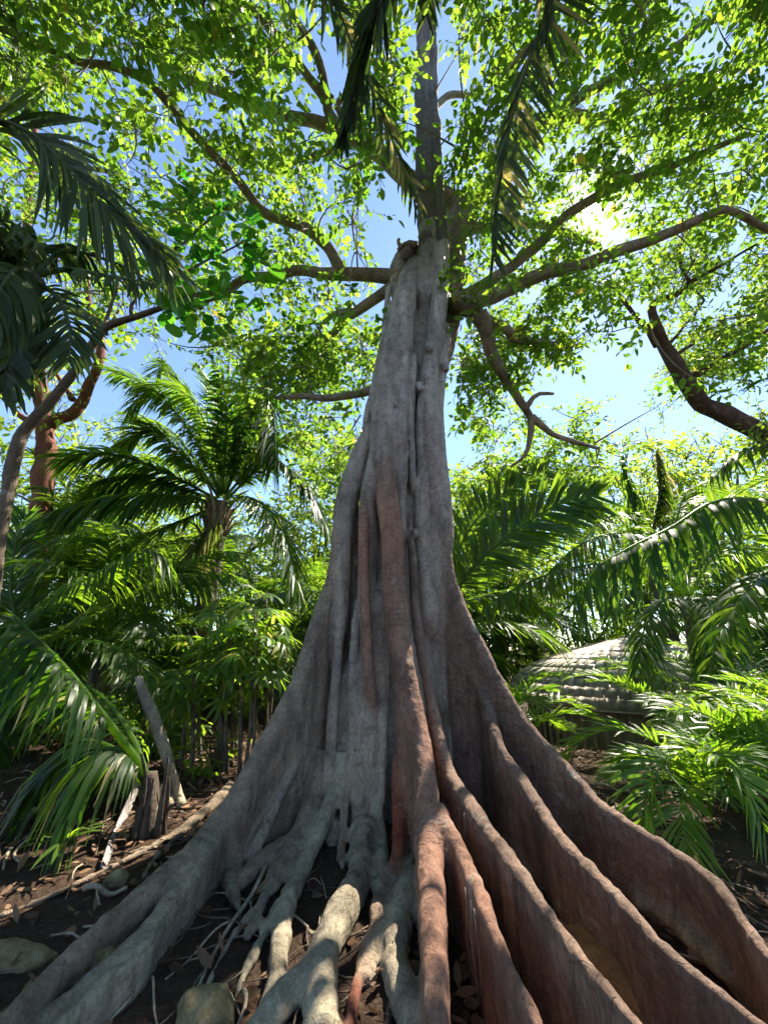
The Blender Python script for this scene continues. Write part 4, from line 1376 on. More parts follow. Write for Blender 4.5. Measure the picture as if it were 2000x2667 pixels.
# ------------------------------------------------------------------ the tall palm left of the fig
PC = atY(575, 1300, 10.0)
t = thing('palm_tree', 'tall feather palm with a shaggy crown of upright fronds left of the fig trunk', 'palm', (PC[0], PC[1], g1(PC[0], PC[1])))
V, Fc = ringed_trunk((PC[0] - 0.1, PC[1], -0.2), PC + np.array([0, 0, -0.1]), 0.26, 0.21, seed=3)
part('trunk', V, Fc, M['palm_bark'], t)
boots(t, PC + np.array([0, 0, -0.35]), 0.2, 26, 1.0, M['boot'], 5, 1.0)
big = dict(r0=0.05, leaf_len=1.20, pairs=120, width=0.06, start=0.12, seg=3)
hero = [
    ([(575, 1290, 10), (500, 1130, 9.6), (400, 1015, 9.2), (285, 965, 9.0)], dict(vee=0.0, droop=0.35)),
    ([(570, 1285, 10), (520, 1120, 10), (470, 1000, 10.2), (432, 945, 10.4), (405, 975, 10.5)], dict(vee=-0.1, droop=0.5)),
    ([(578, 1285, 10), (570, 1120, 10.2), (552, 1005, 10.4), (515, 960, 10.5)], dict(vee=0.1, droop=0.35)),
    ([(585, 1285, 10), (612, 1130, 9.8), (642, 1010, 9.6), (660, 915, 9.5)], dict(vee=-0.2, droop=0.6, tint=(0.1, 0.5))),
    ([(590, 1285, 10), (640, 1120, 9.6), (688, 1030, 9.3), (712, 1080, 9.2), (720, 1210, 9.1)], dict(vee=-0.3, droop=0.8, tint=(0.0, 0.4))),
    ([(588, 1285, 10), (650, 1150, 9.9), (680, 1060, 9.8), (706, 1030, 9.8)], dict(vee=-0.2, droop=0.7, tint=(0.0, 0.4))),
    ([(570, 1290, 10), (480, 1190, 9.4), (390, 1120, 9.0), (315, 1165, 8.8)], dict(vee=0.0, droop=0.4, tint=(0.3, 0.9))),
    ([(565, 1300, 10), (450, 1240, 9.2), (300, 1185, 8.6), (150, 1190, 8.2)], dict(vee=0.05, droop=0.45)),
    ([(565, 1310, 10), (450, 1290, 9.0), (300, 1290, 8.2), (130, 1335, 7.6)], dict(vee=-0.1, droop=0.65)),
    ([(565, 1320, 10), (430, 1375, 9.0), (300, 1440, 8.4), (190, 1530, 8.0)], dict(vee=0.1, droop=0.4, tint=(0.3, 0.8))),
    ([(590, 1290, 10), (690, 1180, 10), (760, 1145, 10.2), (800, 1160, 10.4)], dict(vee=0.1, droop=0.4, withered=0.2)),
    ([(590, 1300, 10), (700, 1205, 9.8), (790, 1255, 9.6), (860, 1390, 9.5)], dict(vee=0.0, droop=0.45, tint=(0.0, 0.5))),
    ([(595, 1310, 10), (660, 1300, 9.0), (735, 1380, 8.6), (780, 1540, 8.5)], dict(vee=0.0, droop=0.3, tint=(0.5, 1.0))),
    ([(580, 1330, 10), (520, 1420, 9.6), (500, 1490, 9.4)], dict(vee=0.0, droop=0.5, withered=0.7)),
    ([(590, 1290, 10), (560, 1180, 11), (600, 1080, 12), (680, 1080, 12.5)], dict(vee=0.1, droop=0.4)),
    ([(590, 1300, 10), (520, 1230, 11), (400, 1200, 12), (330, 1260, 12.5)], dict(vee=0.1, droop=0.4, tint=(0.4, 0.9))),
]
hero += [
    ([(575, 1285, 10), (545, 1130, 9.4), (490, 1030, 9.0), (400, 1010, 8.7), (340, 1060, 8.5)], dict(vee=-0.05, droop=0.5, tint=(0.2, 0.8))),
    ([(580, 1285, 10), (590, 1120, 9.3), (585, 1010, 8.9), (560, 950, 8.7)], dict(vee=0.0, droop=0.45, tint=(0.0, 0.5))),
    ([(582, 1285, 10), (625, 1140, 10.6), (650, 1040, 11.2), (690, 1000, 11.6)], dict(vee=-0.1, droop=0.5, tint=(0.1, 0.6))),
    ([(570, 1295, 10), (510, 1200, 10.6), (430, 1110, 11.2), (330, 1080, 11.8)], dict(vee=0.0, droop=0.45, tint=(0.3, 0.9))),
    ([(568, 1305, 10), (470, 1270, 9.6), (370, 1240, 9.2), (230, 1270, 8.9)], dict(vee=-0.05, droop=0.55, tint=(0.1, 0.7))),
]
for i, (rows, kw) in enumerate(hero):
    k = dict(big); k.update(kw)
    put_frond(t, pxs(rows), M['palm_leaf'], seed=100 + i, **k)

# ------------------------------------------------------------------ dark palm close by at the left edge
LC = atY(85, 722, 3.0)
t = thing('palm_tree', 'dark palm close at the upper left edge with broad torn leaflets', 'palm', (-3.95, 3.0, g1(-3.95, 3.0)))
V, Fc = ringed_trunk((-4.0, 3.0, 0.0), LC, 0.15, 0.12, seed=4)
part('trunk', V, Fc, M['palm_bark'], t)
near = dict(r0=0.034, leaf_len=0.50, pairs=36, width=0.085, start=0.15, seg=5)
for i, (rows, kw) in enumerate([
    ([(85, 720, 3.0), (180, 702, 2.92), (300, 722, 2.85), (430, 742, 2.8)], dict(vee=-0.2, droop=0.9, missing=0.5, leaf_len=0.28, width=0.05)),
    ([(90, 715, 3.0), (170, 655, 3.1), (290, 680, 3.2), (400, 735, 3.3)], dict(vee=-0.1, droop=0.7, missing=0.4, leaf_len=0.32, width=0.05)),
    ([(90, 730, 3.0), (150, 775, 2.9), (182, 850, 2.85), (180, 940, 2.82)], dict(vee=0.0, droop=0.35, upv=(0.3, -1, 0.3), pairs=38, width=0.045)),
    ([(85, 730, 3.0), (70, 800, 2.9), (35, 900, 2.8), (5, 1010, 2.75)], dict(vee=0.0, droop=0.4, upv=(0.2, -1, 0.3))),
    ([(80, 715, 3.0), (30, 650, 2.9), (-40, 660, 2.8), (-120, 740, 2.75)], dict(vee=-0.2, droop=0.9)),
    ([(80, 715, 3.0), (90, 640, 3.0), (30, 610, 2.8), (-60, 650, 2.7)], dict(vee=-0.1, droop=0.8)),
    ([(85, 715, 3.0), (100, 660, 3.2), (150, 640, 3.4), (215, 690, 3.5)], dict(vee=0.0, droop=0.6)),
    ([(82, 716, 3.0), (50, 700, 2.7), (10, 740, 2.4), (-30, 830, 2.3)], dict(vee=0.0, droop=0.8)),
]):
    k = dict(near); k.update(kw)
    put_frond(t, pxs(rows), M['dark_palm_leaf'], pieces=(i < 3), seed=150 + i, tint=(0.0, 0.8), **k)

LC2 = atY(-170, 520, 2.6)
t = thing('palm_tree', 'palm beyond the left edge sending one long arching silvery frond into view', 'palm', (LC2[0] - 0.1, 2.6, g1(LC2[0], 2.6)))
V, Fc = ringed_trunk((LC2[0] - 0.1, 2.6, -0.1), LC2, 0.15, 0.12, seed=5)
part('trunk', V, Fc, M['palm_bark'], t)
put_frond(t, pxs([(-170, 520, 2.6), (-110, 360, 2.65), (-20, 310, 2.7), (80, 345, 2.75), (160, 415, 2.8), (280, 545, 2.9), (390, 640, 3.0), (432, 690, 3.05)]), M['dark_palm_leaf'], True, r0=0.035, leaf_len=1.15, pairs=74, width=0.055,
          upv='cam', vee=0.0, droop=0.25, ang=34, seg=5, tint=(0.2, 1.0), seed=171, start=0.2)
put_frond(t, pxs([(-170, 510, 2.6), (-130, 200, 2.6), (-60, 30, 2.6), (10, 20, 2.62), (50, 130, 2.65)]), M['dark_palm_leaf'], r0=0.03, leaf_len=0.5, pairs=40, width=0.05, vee=0.0, droop=0.4, seed=172, tint=(0.1, 0.7))
put_frond(t, pxs([(-170, 520, 2.6), (-60, 560, 2.5), (30, 580, 2.5), (110, 640, 2.55)]), M['dark_palm_leaf'], r0=0.03, leaf_len=0.5, pairs=34, width=0.05, vee=0.0, droop=0.6, seed=173, tint=(0.3, 1.0))
put_frond(t, pxs([(-170, 520, 2.6), (-200, 400, 2.8), (-320, 380, 3.0), (-420, 500, 3.1)]), M['dark_palm_leaf'], r0=0.03, leaf_len=0.6, pairs=36, width=0.05, vee=0.0, droop=0.6, seed=174)

# ------------------------------------------------------------------ palm overhead whose old fronds hang in from the top
OX, OY = 0.9, -0.6
t = thing('palm_tree', 'palm overhead whose drying fronds hang down from the top of the view', 'palm', (OX, OY, g1(OX, OY)))
OC = np.array([0.95, 0.3, 10.4])
V, Fc = ringed_trunk((OX, OY, -0.1), OC, 0.17, 0.13, seed=6)
part('trunk', V, Fc, M['palm_bark'], t)
hang = dict(r0=0.034, leaf_len=0.62, pairs=84, width=0.055, start=0.2, seg=5)
for i, (rows, kw, lab) in enumerate([
    ([(1440, 0, 2.2), (1400, 100, 2.4), (1352, 240, 2.6), (1318, 380, 2.8), (1297, 520, 3.0), (1288, 600, 3.1), (1284, 680, 3.2)], dict(upv='cam', vee=-0.1, droop=0.25, withered=0.18, ang=(22, 62)), 'long hanging frond right of the twin stems, silvery leaflets on one side'),
    ([(1010, -60, 2.1), (985, 20, 2.2), (958, 110, 2.4), (925, 230, 2.6), (895, 350, 2.75)], dict(upv='cam', vee=-0.1, droop=0.5, width=0.08, ang=30, tint=(0.0, 0.4)), 'dark bunched frond hanging left of the twin stems'),
    ([(830, -80, 2.2), (880, 20, 2.4), (925, 140, 2.6), (980, 260, 2.85), (1035, 400, 3.1), (1085, 540, 3.35)], dict(upv='cam', vee=0.0, droop=0.3, withered=0.3, leaf_len=0.5, pairs=60, ang=40), 'hanging frond with a yellow tip reaching the twin stems'),
]):
    k = dict(hang); k.update(dict(tint=(0.1, 0.8))); k.update(kw)
    P = pxs(rows)
    P = np.vstack([OC, (OC + P[0]) / 2 + np.array([0, 0.1, 0.7]), P])
    put_frond(t, P, M['dark_palm_leaf'], pieces=(i == 0), label=lab, seed=190 + i, **k)
for i in range(7):
    a = i * 0.9 + 2.6
    me = arc_mesh('over', 3.2, (60, 20, -20)[i % 3], 80, 0, **dict(COCO, leaf_len=0.6))
    o = link('frond', me, t, M['dark_palm_leaf'])
    o.location = OC - root_loc(t)
    o.rotation_euler = (0, 0, a)

# ------------------------------------------------------------------ palms right of the fig
b5 = atY(1160, 1600, 7.4)
t = thing('palm_tree', 'palm with two broad comb-like fronds just right of the fig trunk', 'palm', (b5[0], b5[1], g1(b5[0], b5[1])))
V, Fc = ringed_trunk((b5[0], b5[1], -1.0), b5, 0.16, 0.13, seed=8)
part('trunk', V, Fc, M['palm_bark'], t)
for i, (rows, kw) in enumerate([
    ([(1160, 1590, 7.4), (1230, 1480, 7.1), (1340, 1385, 6.9), (1450, 1315, 6.75), (1555, 1290, 6.6)], dict(leaf_len=1.05, pairs=84, width=0.085, tint=(0.3, 0.8), upv='cam')),
    ([(1160, 1580, 7.4), (1195, 1430, 7.4), (1280, 1310, 7.5), (1420, 1225, 7.6)], dict(leaf_len=1.0, pairs=76, width=0.08, tint=(0.4, 0.9), upv='cam')),
    ([(1160, 1590, 7.4), (1230, 1560, 7.2), (1330, 1545, 7.0), (1420, 1590, 6.9)], dict(leaf_len=0.8, pairs=60, width=0.055, tint=(0.4, 1.0), droop=0.4)),
    ([(1160, 1590, 7.4), (1260, 1450, 8.0), (1370, 1400, 8.6), (1480, 1420, 9.0)], dict(leaf_len=0.8, pairs=60, width=0.055, tint=(0.4, 1.0), droop=0.3)),
    ([(1160, 1590, 7.4), (1200, 1650, 7.0), (1260, 1720, 6.7), (1290, 1820, 6.6)], dict(leaf_len=0.6, pairs=50, width=0.05, tint=(0.3, 0.9), droop=0.3)),
    ([(1160, 1590, 7.4), (1060, 1450, 7.6), (960, 1420, 7.8), (880, 1480, 7.9)], dict(leaf_len=0.8, pairs=50, width=0.05)),
    ([(1160, 1590, 7.4), (1090, 1520, 8.2), (980, 1560, 8.9)], dict(leaf_len=0.8, pairs=50, width=0.05)),
]):
    k = dict(r0=0.04, vee=0.0, droop=0.12, start=0.14, seg=3); k.update(kw)
    put_frond(t, pxs(rows), M['palm_leaf'], seed=210 + i, **k)

b6 = atY(2200, 1420, 5.4)
t = thing('palm_tree', 'palm beyond the right edge with one long frond hanging like a curtain', 'palm', (b6[0], b6[1], g1(b6[0], b6[1])))
V, Fc = ringed_trunk((b6[0], b6[1], g1(b6[0], b6[1]) - 0.1), b6, 0.16, 0.13, seed=9)
part('trunk', V, Fc, M['palm_bark'], t)
for i, (rows, kw) in enumerate([
    ([(2200, 1420, 5.4), (2080, 1330, 5.2), (1960, 1300, 5.1), (1850, 1310, 5.0), (1750, 1372, 4.95), (1640, 1425, 4.9), (1545, 1485, 4.85), (1490, 1570, 4.8)], dict(leaf_len=0.72, pairs=80, width=0.06, droop=0.85, vee=-0.25, tint=(0.0, 0.7))),
    ([(2200, 1420, 5.4), (2100, 1200, 5.6), (2000, 1165, 5.7), (1920, 1180, 5.8), (1850, 1240, 5.9)], dict(leaf_len=0.7, pairs=60, width=0.05, droop=0.6, vee=-0.1, tint=(0.1, 0.7))),
    ([(2200, 1420, 5.4), (2120, 1050, 5.6), (2040, 980, 5.6), (1960, 1000, 5.6)], dict(leaf_len=0.6, pairs=50, width=0.05, droop=0.3, tint=(0.0, 0.5))),
    ([(2200, 1420, 5.4), (2080, 1450, 5.0), (1960, 1520, 4.8), (1880, 1640, 4.7)], dict(leaf_len=0.7, pairs=60, width=0.05, droop=0.5, tint=(0.1, 0.6))),
    ([(2200, 1420, 5.4), (2150, 1300, 6.4), (2000, 1250, 7.2), (1850, 1330, 7.8)], dict(leaf_len=0.7, pairs=60, width=0.05, droop=0.4, tint=(0.4, 1.0))),
]):
    k = dict(r0=0.04, start=0.14, seg=5); k.update(kw)
    put_frond(t, pxs(rows), M['palm_leaf'], seed=230 + i, **k)

b7 = atY(1790, 1560, 8.2)
t = thing('palm_tree', 'palm over the shingled hut with low arching fronds and drooping leaflets', 'palm', (b7[0], b7[1], g1(b7[0], b7[1])))
V, Fc = ringed_trunk((b7[0], b7[1], -1.4), b7, 0.17, 0.14, seed=10)
part('trunk', V, Fc, M['palm_bark'], t)
for i, (rows, kw) in enumerate([
    ([(1790, 1560, 8.2), (1690, 1470, 7.7), (1570, 1468, 7.2), (1440, 1492, 6.8), (1300, 1555, 6.4), (1235, 1620, 6.2)], dict(leaf_len=0.55, pairs=84, width=0.055, droop=0.6, vee=-0.15, tint=(0.3, 1.0))),
    ([(1790, 1560, 8.2), (1720, 1430, 8.0), (1600, 1390, 7.6), (1480, 1440, 7.3), (1420, 1530, 7.2)], dict(leaf_len=0.8, pairs=66, width=0.055, droop=0.55, tint=(0.2, 0.9))),
    ([(1790, 1560, 8.2), (1760, 1380, 8.4), (1800, 1270, 8.6), (1900, 1290, 8.8)], dict(leaf_len=0.8, pairs=60, width=0.05, droop=0.4, tint=(0.3, 0.8))),
    ([(1790, 1560, 8.2), (1860, 1450, 8.0), (1960, 1430, 7.8), (2060, 1500, 7.6)], dict(leaf_len=0.8, pairs=60, width=0.05, droop=0.5, tint=(0.2, 0.9))),
    ([(1790, 1560, 8.2), (1730, 1560, 7.4), (1680, 1630, 6.9), (1660, 1740, 6.7)], dict(leaf_len=0.65, pairs=60, width=0.05, droop=0.5, tint=(0.2, 0.7))),
    ([(1790, 1560, 8.2), (1840, 1560, 7.2), (1860, 1640, 6.6), (1850, 1760, 6.3)], dict(leaf_len=0.7, pairs=60, width=0.05, droop=0.5, tint=(0.1, 0.6))),
    ([(1790, 1560, 8.2), (1780, 1480, 9.0), (1700, 1380, 9.8), (1620, 1380, 10.4)], dict(leaf_len=0.8, pairs=60, width=0.05, droop=0.4, tint=(0.5, 1.0))),
]):
    k = dict(r0=0.04, start=0.12, seg=3, vee=0.0); k.update(kw)
    put_frond(t, pxs(rows), M['palm_leaf'], seed=250 + i, **k)

# upright withered palm behind
b8 = atY(1680, 1420, 12.0)
t = thing('palm_tree', 'half withered palm behind with two tall upright closed fronds against the sky', 'palm', (b8[0], b8[1], g1(b8[0], b8[1])))
V, Fc = ringed_trunk((b8[0], b8[1], -1.5), b8, 0.2, 0.16, seed=11)
part('trunk', V, Fc, M['palm_bark'], t)
for i, (rows, kw) in enumerate([
    ([(1680, 1420, 12), (1655, 1330, 12), (1638, 1270, 12), (1622, 1195, 12)], dict(leaf_len=1.2, pairs=90, width=0.10, ang=24, vee=0.1, droop=0.9, tint=(0.1, 0.7))),
    ([(1690, 1420, 12), (1712, 1320, 12), (1716, 1260, 12), (1710, 1180, 12)], dict(leaf_len=1.3, pairs=90, width=0.10, ang=26, vee=0.0, droop=1.0, tint=(0.1, 0.7), withered=0.5)),
    ([(1680, 1420, 12), (1580, 1320, 12), (1490, 1290, 12), (1420, 1330, 12)], dict(leaf_len=0.9, pairs=60, width=0.05)),
    ([(1690, 1420, 12), (1790, 1310, 12), (1880, 1310, 12), (1950, 1380, 12)], dict(leaf_len=0.9, pairs=60, width=0.05)),
    ([(1690, 1420, 12), (1630, 1340, 11), (1560, 1360, 10.4), (1500, 1440, 10)], dict(leaf_len=0.9, pairs=60, width=0.05, tint=(0.5, 1))),
    ([(1690, 1420, 12), (1770, 1380, 11), (1830, 1420, 10.4), (1850, 1500, 10)], dict(leaf_len=0.9, pairs=60, width=0.05, tint=(0.5, 1))),
]):
    k = dict(r0=0.05, start=0.10, seg=3, vee=0.0, droop=0.4); k.update(kw)
    put_frond(t, pxs(rows), M['palm_leaf'], seed=270 + i, **k)

# ------------------------------------------------------------------ low palms on the left
sb = ground_pt(388, 2170)
t = thing('stump_palm', 'low palm with a dark broken trunk and a long frond leaning to the left edge', 'palm', sb)
st = atY(388, 2015, sb[1])
V, Fc = tube(resample(np.array([[sb[0], sb[1], -0.1], (sb + st) / 2, st]), 18), np.linspace(0.10, 0.075, 18), 14, 1, 0.3, 13)
part('trunk', V, Fc, M['stump_bark'], t)
for i in range(8):
    a = i * 2.4
    d = np.array([math.cos(a), math.sin(a), 0])
    h1 = random.uniform(0.2, 0.7)
    P = resample(np.array([[*(sb[:2] + d[:2] * 0.14), sb[2] - 0.05], [*(sb[:2] + d[:2] * 0.12), sb[2] + h1 * 0.6], [*(sb[:2] + d[:2] * random.uniform(0.08, 0.32)), sb[2] + h1]]), 8)
    V, Fc = tube(P, np.linspace(0.034, 0.012, 8), 7, 0.5, 0.25, i)
    part('leaf_base', V, Fc, M['stump_bark'], t)
Ys = sb[1]
for i, (rows, kw) in enumerate([
    ([(386, 2040, Ys), (362, 1990, Ys - 0.1), (275, 1872, Ys - 0.4), (175, 1745, Ys - 0.8), (85, 1652, Ys - 1.1), (0, 1575, Ys - 1.3), (-110, 1520, Ys - 1.5)], dict(leaf_len=0.66, pairs=70, width=0.045, droop=0.85, vee=-0.25, r0=0.042, seg=5, start=0.3, tint=(0.0, 0.5), withered=0.06)),
    ([(386, 2030, Ys), (340, 1910, Ys + 0.3), (250, 1800, Ys + 0.6), (130, 1760, Ys + 0.8)], dict(leaf_len=0.6, pairs=50, droop=0.6, vee=-0.1)),
    ([(386, 2040, Ys), (300, 1950, Ys + 0.1), (200, 1930, Ys + 0.1), (90, 2010, Ys)], dict(leaf_len=0.7, pairs=50, droop=0.8, vee=-0.2, tint=(0.0, 0.5), withered=0.1)),
    ([(386, 2040, Ys), (330, 1960, Ys - 0.2), (250, 1960, Ys - 0.4), (180, 2060, Ys - 0.5)], dict(leaf_len=0.6, pairs=44, droop=0.8, vee=-0.2, tint=(0.0, 0.5), withered=0.15)),
    ([(386, 2040, Ys), (310, 2000, Ys + 0.5), (180, 1980, Ys + 0.8), (60, 2060, Ys + 0.9)], dict(leaf_len=0.7, pairs=44, droop=0.8, vee=-0.2, tint=(0.0, 0.4), withered=0.2)),
]):
    k = dict(r0=0.032, start=0.18, seg=3, width=0.05, vee=0.0); k.update(kw)
    put_frond(t, pxs(rows), M['palm_leaf'], seed=300 + i, pieces=(i == 0), **k)

lb = atY(60, 1660, 6.4)
t = thing('palm_tree', 'leafy palm at the left edge with a frond of bright sunlit green', 'palm', (lb[0], lb[1], g1(lb[0], lb[1])))
V, Fc = ringed_trunk((lb[0], lb[1], -0.1), lb, 0.16, 0.13, seed=14)
part('trunk', V, Fc, M['palm_bark'], t)
for i, (rows, kw) in enumerate([
    ([(60, 1650, 6.4), (150, 1555, 6.2), (260, 1490, 6.1), (380, 1430, 6.0), (430, 1450, 6.0)], dict(leaf_len=0.9, pairs=70, droop=0.7, vee=-0.15, tint=(0.2, 0.8))),
    ([(60, 1655, 6.4), (240, 1605, 6.6), (420, 1505, 6.9), (590, 1492, 7.2)], dict(leaf_len=0.9, pairs=70, droop=0.75, vee=-0.15, tint=(0.1, 0.7))),
    ([(60, 1670, 6.4), (110, 1668, 6.2), (180, 1632, 6.0), (250, 1585, 5.9)], dict(leaf_len=0.62, pairs=56, droop=0.05, vee=0.0, tint=(0.8, 1.0), width=0.055, upv=(0.2, -0.6, 0.8))),
    ([(50, 1650, 6.4), (30, 1540, 6.3), (40, 1430, 6.2), (70, 1340, 6.1)], dict(leaf_len=0.7, pairs=60, droop=0.15, tint=(0.0, 0.5), upv=(0, -1, 0.2))),
    ([(60, 1650, 6.4), (120, 1480, 6.6), (230, 1380, 6.8), (350, 1370, 7.0)], dict(leaf_len=0.8, pairs=60, droop=0.5, tint=(0.4, 1.0))),
    ([(60, 1660, 6.4), (200, 1660, 6.0), (330, 1700, 5.8), (430, 1800, 5.7)], dict(leaf_len=0.6, pairs=60, droop=0.3, tint=(0.4, 1.0))),
    ([(60, 1660, 6.4), (130, 1700, 6.0), (200, 1790, 5.8), (240, 1900, 5.7)], dict(leaf_len=0.6, pairs=60, droop=0.4, tint=(0.0, 0.6))),
    ([(50, 1660, 6.4), (0, 1600, 6.2), (-80, 1590, 6.1), (-160, 1660, 6.0)], dict(leaf_len=0.7, pairs=50, droop=0.5)),
    ([(50, 1660, 6.4), (20, 1720, 6.0), (-10, 1850, 5.8), (-20, 1980, 5.7)], dict(leaf_len=0.6, pairs=50, droop=0.5, tint=(0.0, 0.5))),
    ([(60, 1650, 6.4), (60, 1540, 7.0), (150, 1460, 7.6), (260, 1500, 8.0)], dict(leaf_len=0.8, pairs=60, droop=0.5, tint=(0.2, 0.7))),
]):
    k = dict(r0=0.035, start=0.14, seg=3, width=0.05, vee=0.0); k.update(kw)
    put_frond(t, pxs(rows), M['palm_leaf'], seed=330 + i, **k)

# ------------------------------------------------------------------ palms further off
far_palms = [
    (-9.5, 13.5, 3.2, 'short palm far left behind the red-barked tree'),
    (-7.2, 15.0, 4.6, 'palm standing behind the red-barked tree, half hidden by its fronds'),
    (-2.6, 15.5, 3.0, 'low palm between the tall shaggy palm and the fig, far back'),
    (-1.2, 12.5, 2.2, 'short far palm beside the left edge of the fig trunk'),
    (-5.6, 8.2, 1.3, 'ground-hugging palm in front of the tall shaggy palm'),
    (-3.9, 14.0, 1.6, 'small palm low behind the thin-stemmed lady palm clump'),
    (3.1, 14.0, 3.4, 'far palm right of the fig behind the comb-like fronds'),
    (6.2, 16.0, 4.2, 'far palm behind the shingled hut, left of the withered palm'),
    (10.0, 14.5, 4.6, 'far palm right of the withered palm'),
    (12.0, 11.0, 4.4, 'palm behind the second hut near the right edge'),
    (1.3, 12.0, 1.6, 'low palm showing between the fig trunk and the shingled hut'),
    (-7.4, 9.0, 1.9, 'bushy palm at the left behind the bright sunlit frond'),
    (-3.0, 11.6, 1.6, 'bushy palm behind the lady palm, beside the fig'),
    (-5.9, 12.6, 2.6, 'palm crowding behind the trunk of the tall shaggy palm'),
    (-9.0, 10.4, 3.6, 'palm whose fronds cross the foot of the red-barked tree'),
    (4.6, 15.5, 2.6, 'palm rising over the ridge of the shingled roof'),

    (9.9, 10.2, 2.6, 'palm between the two shingled huts'),
]
for i, (x, y, h, lab) in enumerate(far_palms):
    palm('palm_tree', lab, x, y, h, 3.4, 17, M['palm_leaf'], 'far', elevs=(82, 66, 50, 34, 16, -8), group='palms in the background', start_a=i * 1.3, nboot=0, params=dict(COCO, tint=(0.15, 0.95)))

# ------------------------------------------------------------------ clumps of slender areca palms
ARE = dict(r0=0.016, leaf_len=0.42, pairs=34, width=0.028, vee=0.35, droop=0.22, ang=55, start=0.22, seg=3, tint=(0.2, 1.0))
def areca(label, x, y, n, L, seed, spread=0.35, extra=()):
    z0 = g1(x, y)
    t = thing('areca_palm', label, 'palm', (x, y, z0), 'clumps of slender palms by the hut')
    rg = random.Random(seed)
    for i in range(n):
        e = (84, 74, 64, 54)[i % 4]
        me = arc_mesh('areca%.1f' % L, L, e, 85, i % 3, **ARE)
        o = link('frond', me, t, M['areca_leaf'])
        a = rg.uniform(0, 2 * math.pi)
        o.location = (rg.uniform(-spread, spread), rg.uniform(-spread, spread), rg.uniform(0, 0.25))
        o.rotation_euler = (rg.uniform(-0.15, 0.15), rg.uniform(-0.1, 0.1), a)
        s = rg.uniform(0.75, 1.2)
        o.scale = (s, s, s)
    for i, rows in enumerate(extra):
        put_frond(t, pxs(rows), M['areca_leaf'], seed=seed * 10 + i, **ARE)
    return t
areca('bright green areca clump in front of the shingled hut, lit by the sun', 3.75, 4.7, 34, 1.25, 1, 0.45,
      [[(1830, 2120, 4.3), (1780, 2000, 4.0), (1715, 1985, 3.8), (1680, 2080, 3.7), (1662, 2230, 3.65)], [(1850, 2120, 4.3), (1830, 1990, 3.9), (1860, 1960, 3.6), (1930, 2020, 3.4), (1990, 2160, 3.3)],
       [(1830, 2120, 4.4), (1740, 1960, 4.5), (1620, 1900, 4.6), (1510, 1930, 4.7), (1470, 2000, 4.75)], [(1840, 2120, 4.2), (1800, 2050, 3.8), (1770, 2100, 3.6), (1790, 2220, 3.5)]])
areca('areca clump at the right edge beside the sunlit one', 5.2, 5.0, 26, 1.8, 2, 0.4)
areca('areca clump low behind the right buttress, left of the hut', 1.95, 7.2, 18, 1.5, 3, 0.3)
areca('tall areca clump standing against the right part of the shingled roof', 5.6, 7.6, 22, 2.3, 4, 0.3)
areca('areca clump before the second hut at the right', 6.9, 7.2, 26, 2.6, 5, 0.5)
# ------------------------------------------------------------------ other trees
def limb_tree(name, label, limbs_px, mat, base, by='Y', seg=10, trunk_first=True):
    t = thing(name, label, 'tree', base)
    out = []
    for i, rows in enumerate(limbs_px):
        out.append(stem('trunk' if i == 0 else 'limb', rows, t, mat, by, seg, wob=0.14))
    return t, out

def crown_from(t, limbs_, centres, per, rad, ln, wd, mat, flat=0.7, lo=0.0, hi=1.0, twig='limb_bark', droop=0.25, r0=0.010, maxlen=3.0):
    g = Grow(np.vstack([S[len(S) // 3:, :3] for S in limbs_]))
    centres = np.array(centres)
    g.run(centres, r0, maxlen)
    centres = centres[g.ok]
    if g.V:
        V, Fc = g.arrays()
        part('twigs', V, Fc, M[twig], t, kind='stuff')
    (C, D, Nn, Ln, Wd, tn), (TV, TF) = spray_leaves(np.array(centres), max(2, per // 5), 5, rad * 1.6, ln, wd, droop, lo, hi)
    part('shoots', TV, TF, M[twig], t, kind='stuff')
    V, T, tv = leaf_batch(C, D, Nn, Ln, Wd, tn)
    part('crown', V, [T], mat, t, tv, False, kind='stuff')

# red-barked tree on the left
b = ground_pt(120, 1830)
gx_, gy_ = b[0], 9.0
bp = atY(95, 1500, 9.0)
t, ls_ = limb_tree('gumbo_limbo_tree', 'red peeling-barked tree forking behind the dark slender trunk at the left', [
    [(95, 1800, 20.8, 9.0), (100, 1500, 22.4, 9.0), (108, 1330, 22.4, 9.0), (118, 1220, 24.0, 9.0), (120, 1130, 20.0, 9.0), (112, 1080, 17.6, 9.0), (104, 980, 14.4, 9.0), (100, 880, 13.6, 9.0), (92, 780, 12.0, 9.0), (70, 620, 9.6, 8.8), (80, 480, 8.0, 8.5), (92, 330, 7.2, 8.0), (85, 280, 6.4, 7.9), (40, 215, 4.8, 7.7)],
    [(122, 1110, 11.2, 9.0), (150, 1092, 13.6, 9.0), (185, 1080, 14.4, 9.0), (212, 1050, 13.6, 9.0), (235, 1000, 12.0, 8.9), (258, 945, 11.2, 8.8), (262, 880, 8.8, 8.7), (230, 780, 7.2, 8.5), (225, 640, 5.6, 8.2), (218, 560, 5.6, 7.9), (230, 500, 4.0, 7.6)],
    [(108, 1110, 8.0, 9.0), (60, 1085, 7.2, 9.0), (30, 1060, 5.6, 9.0), (-20, 1000, 4.8, 8.9)],
    [(190, 1040, 5.6, 9.0), (165, 1000, 4.8, 9.0), (140, 960, 4.0, 9.0)],
], M['red_bark'], (bp[0], 9.0, g1(bp[0], 9.0)))
cs = []
while len(cs) < 620:
    px, py = rng.uniform(-420, 380), rng.uniform(60, 1120)
    if px > 250 and py > 850 or (200 < px and 920 < py < 1150):
        continue
    if vnoise(np.array([[px / 90, py / 90, 1.2]]), 8)[0] < 0.42:
        continue
    cs.append(atY(px, py, rng.uniform(7.8, 11.5)))
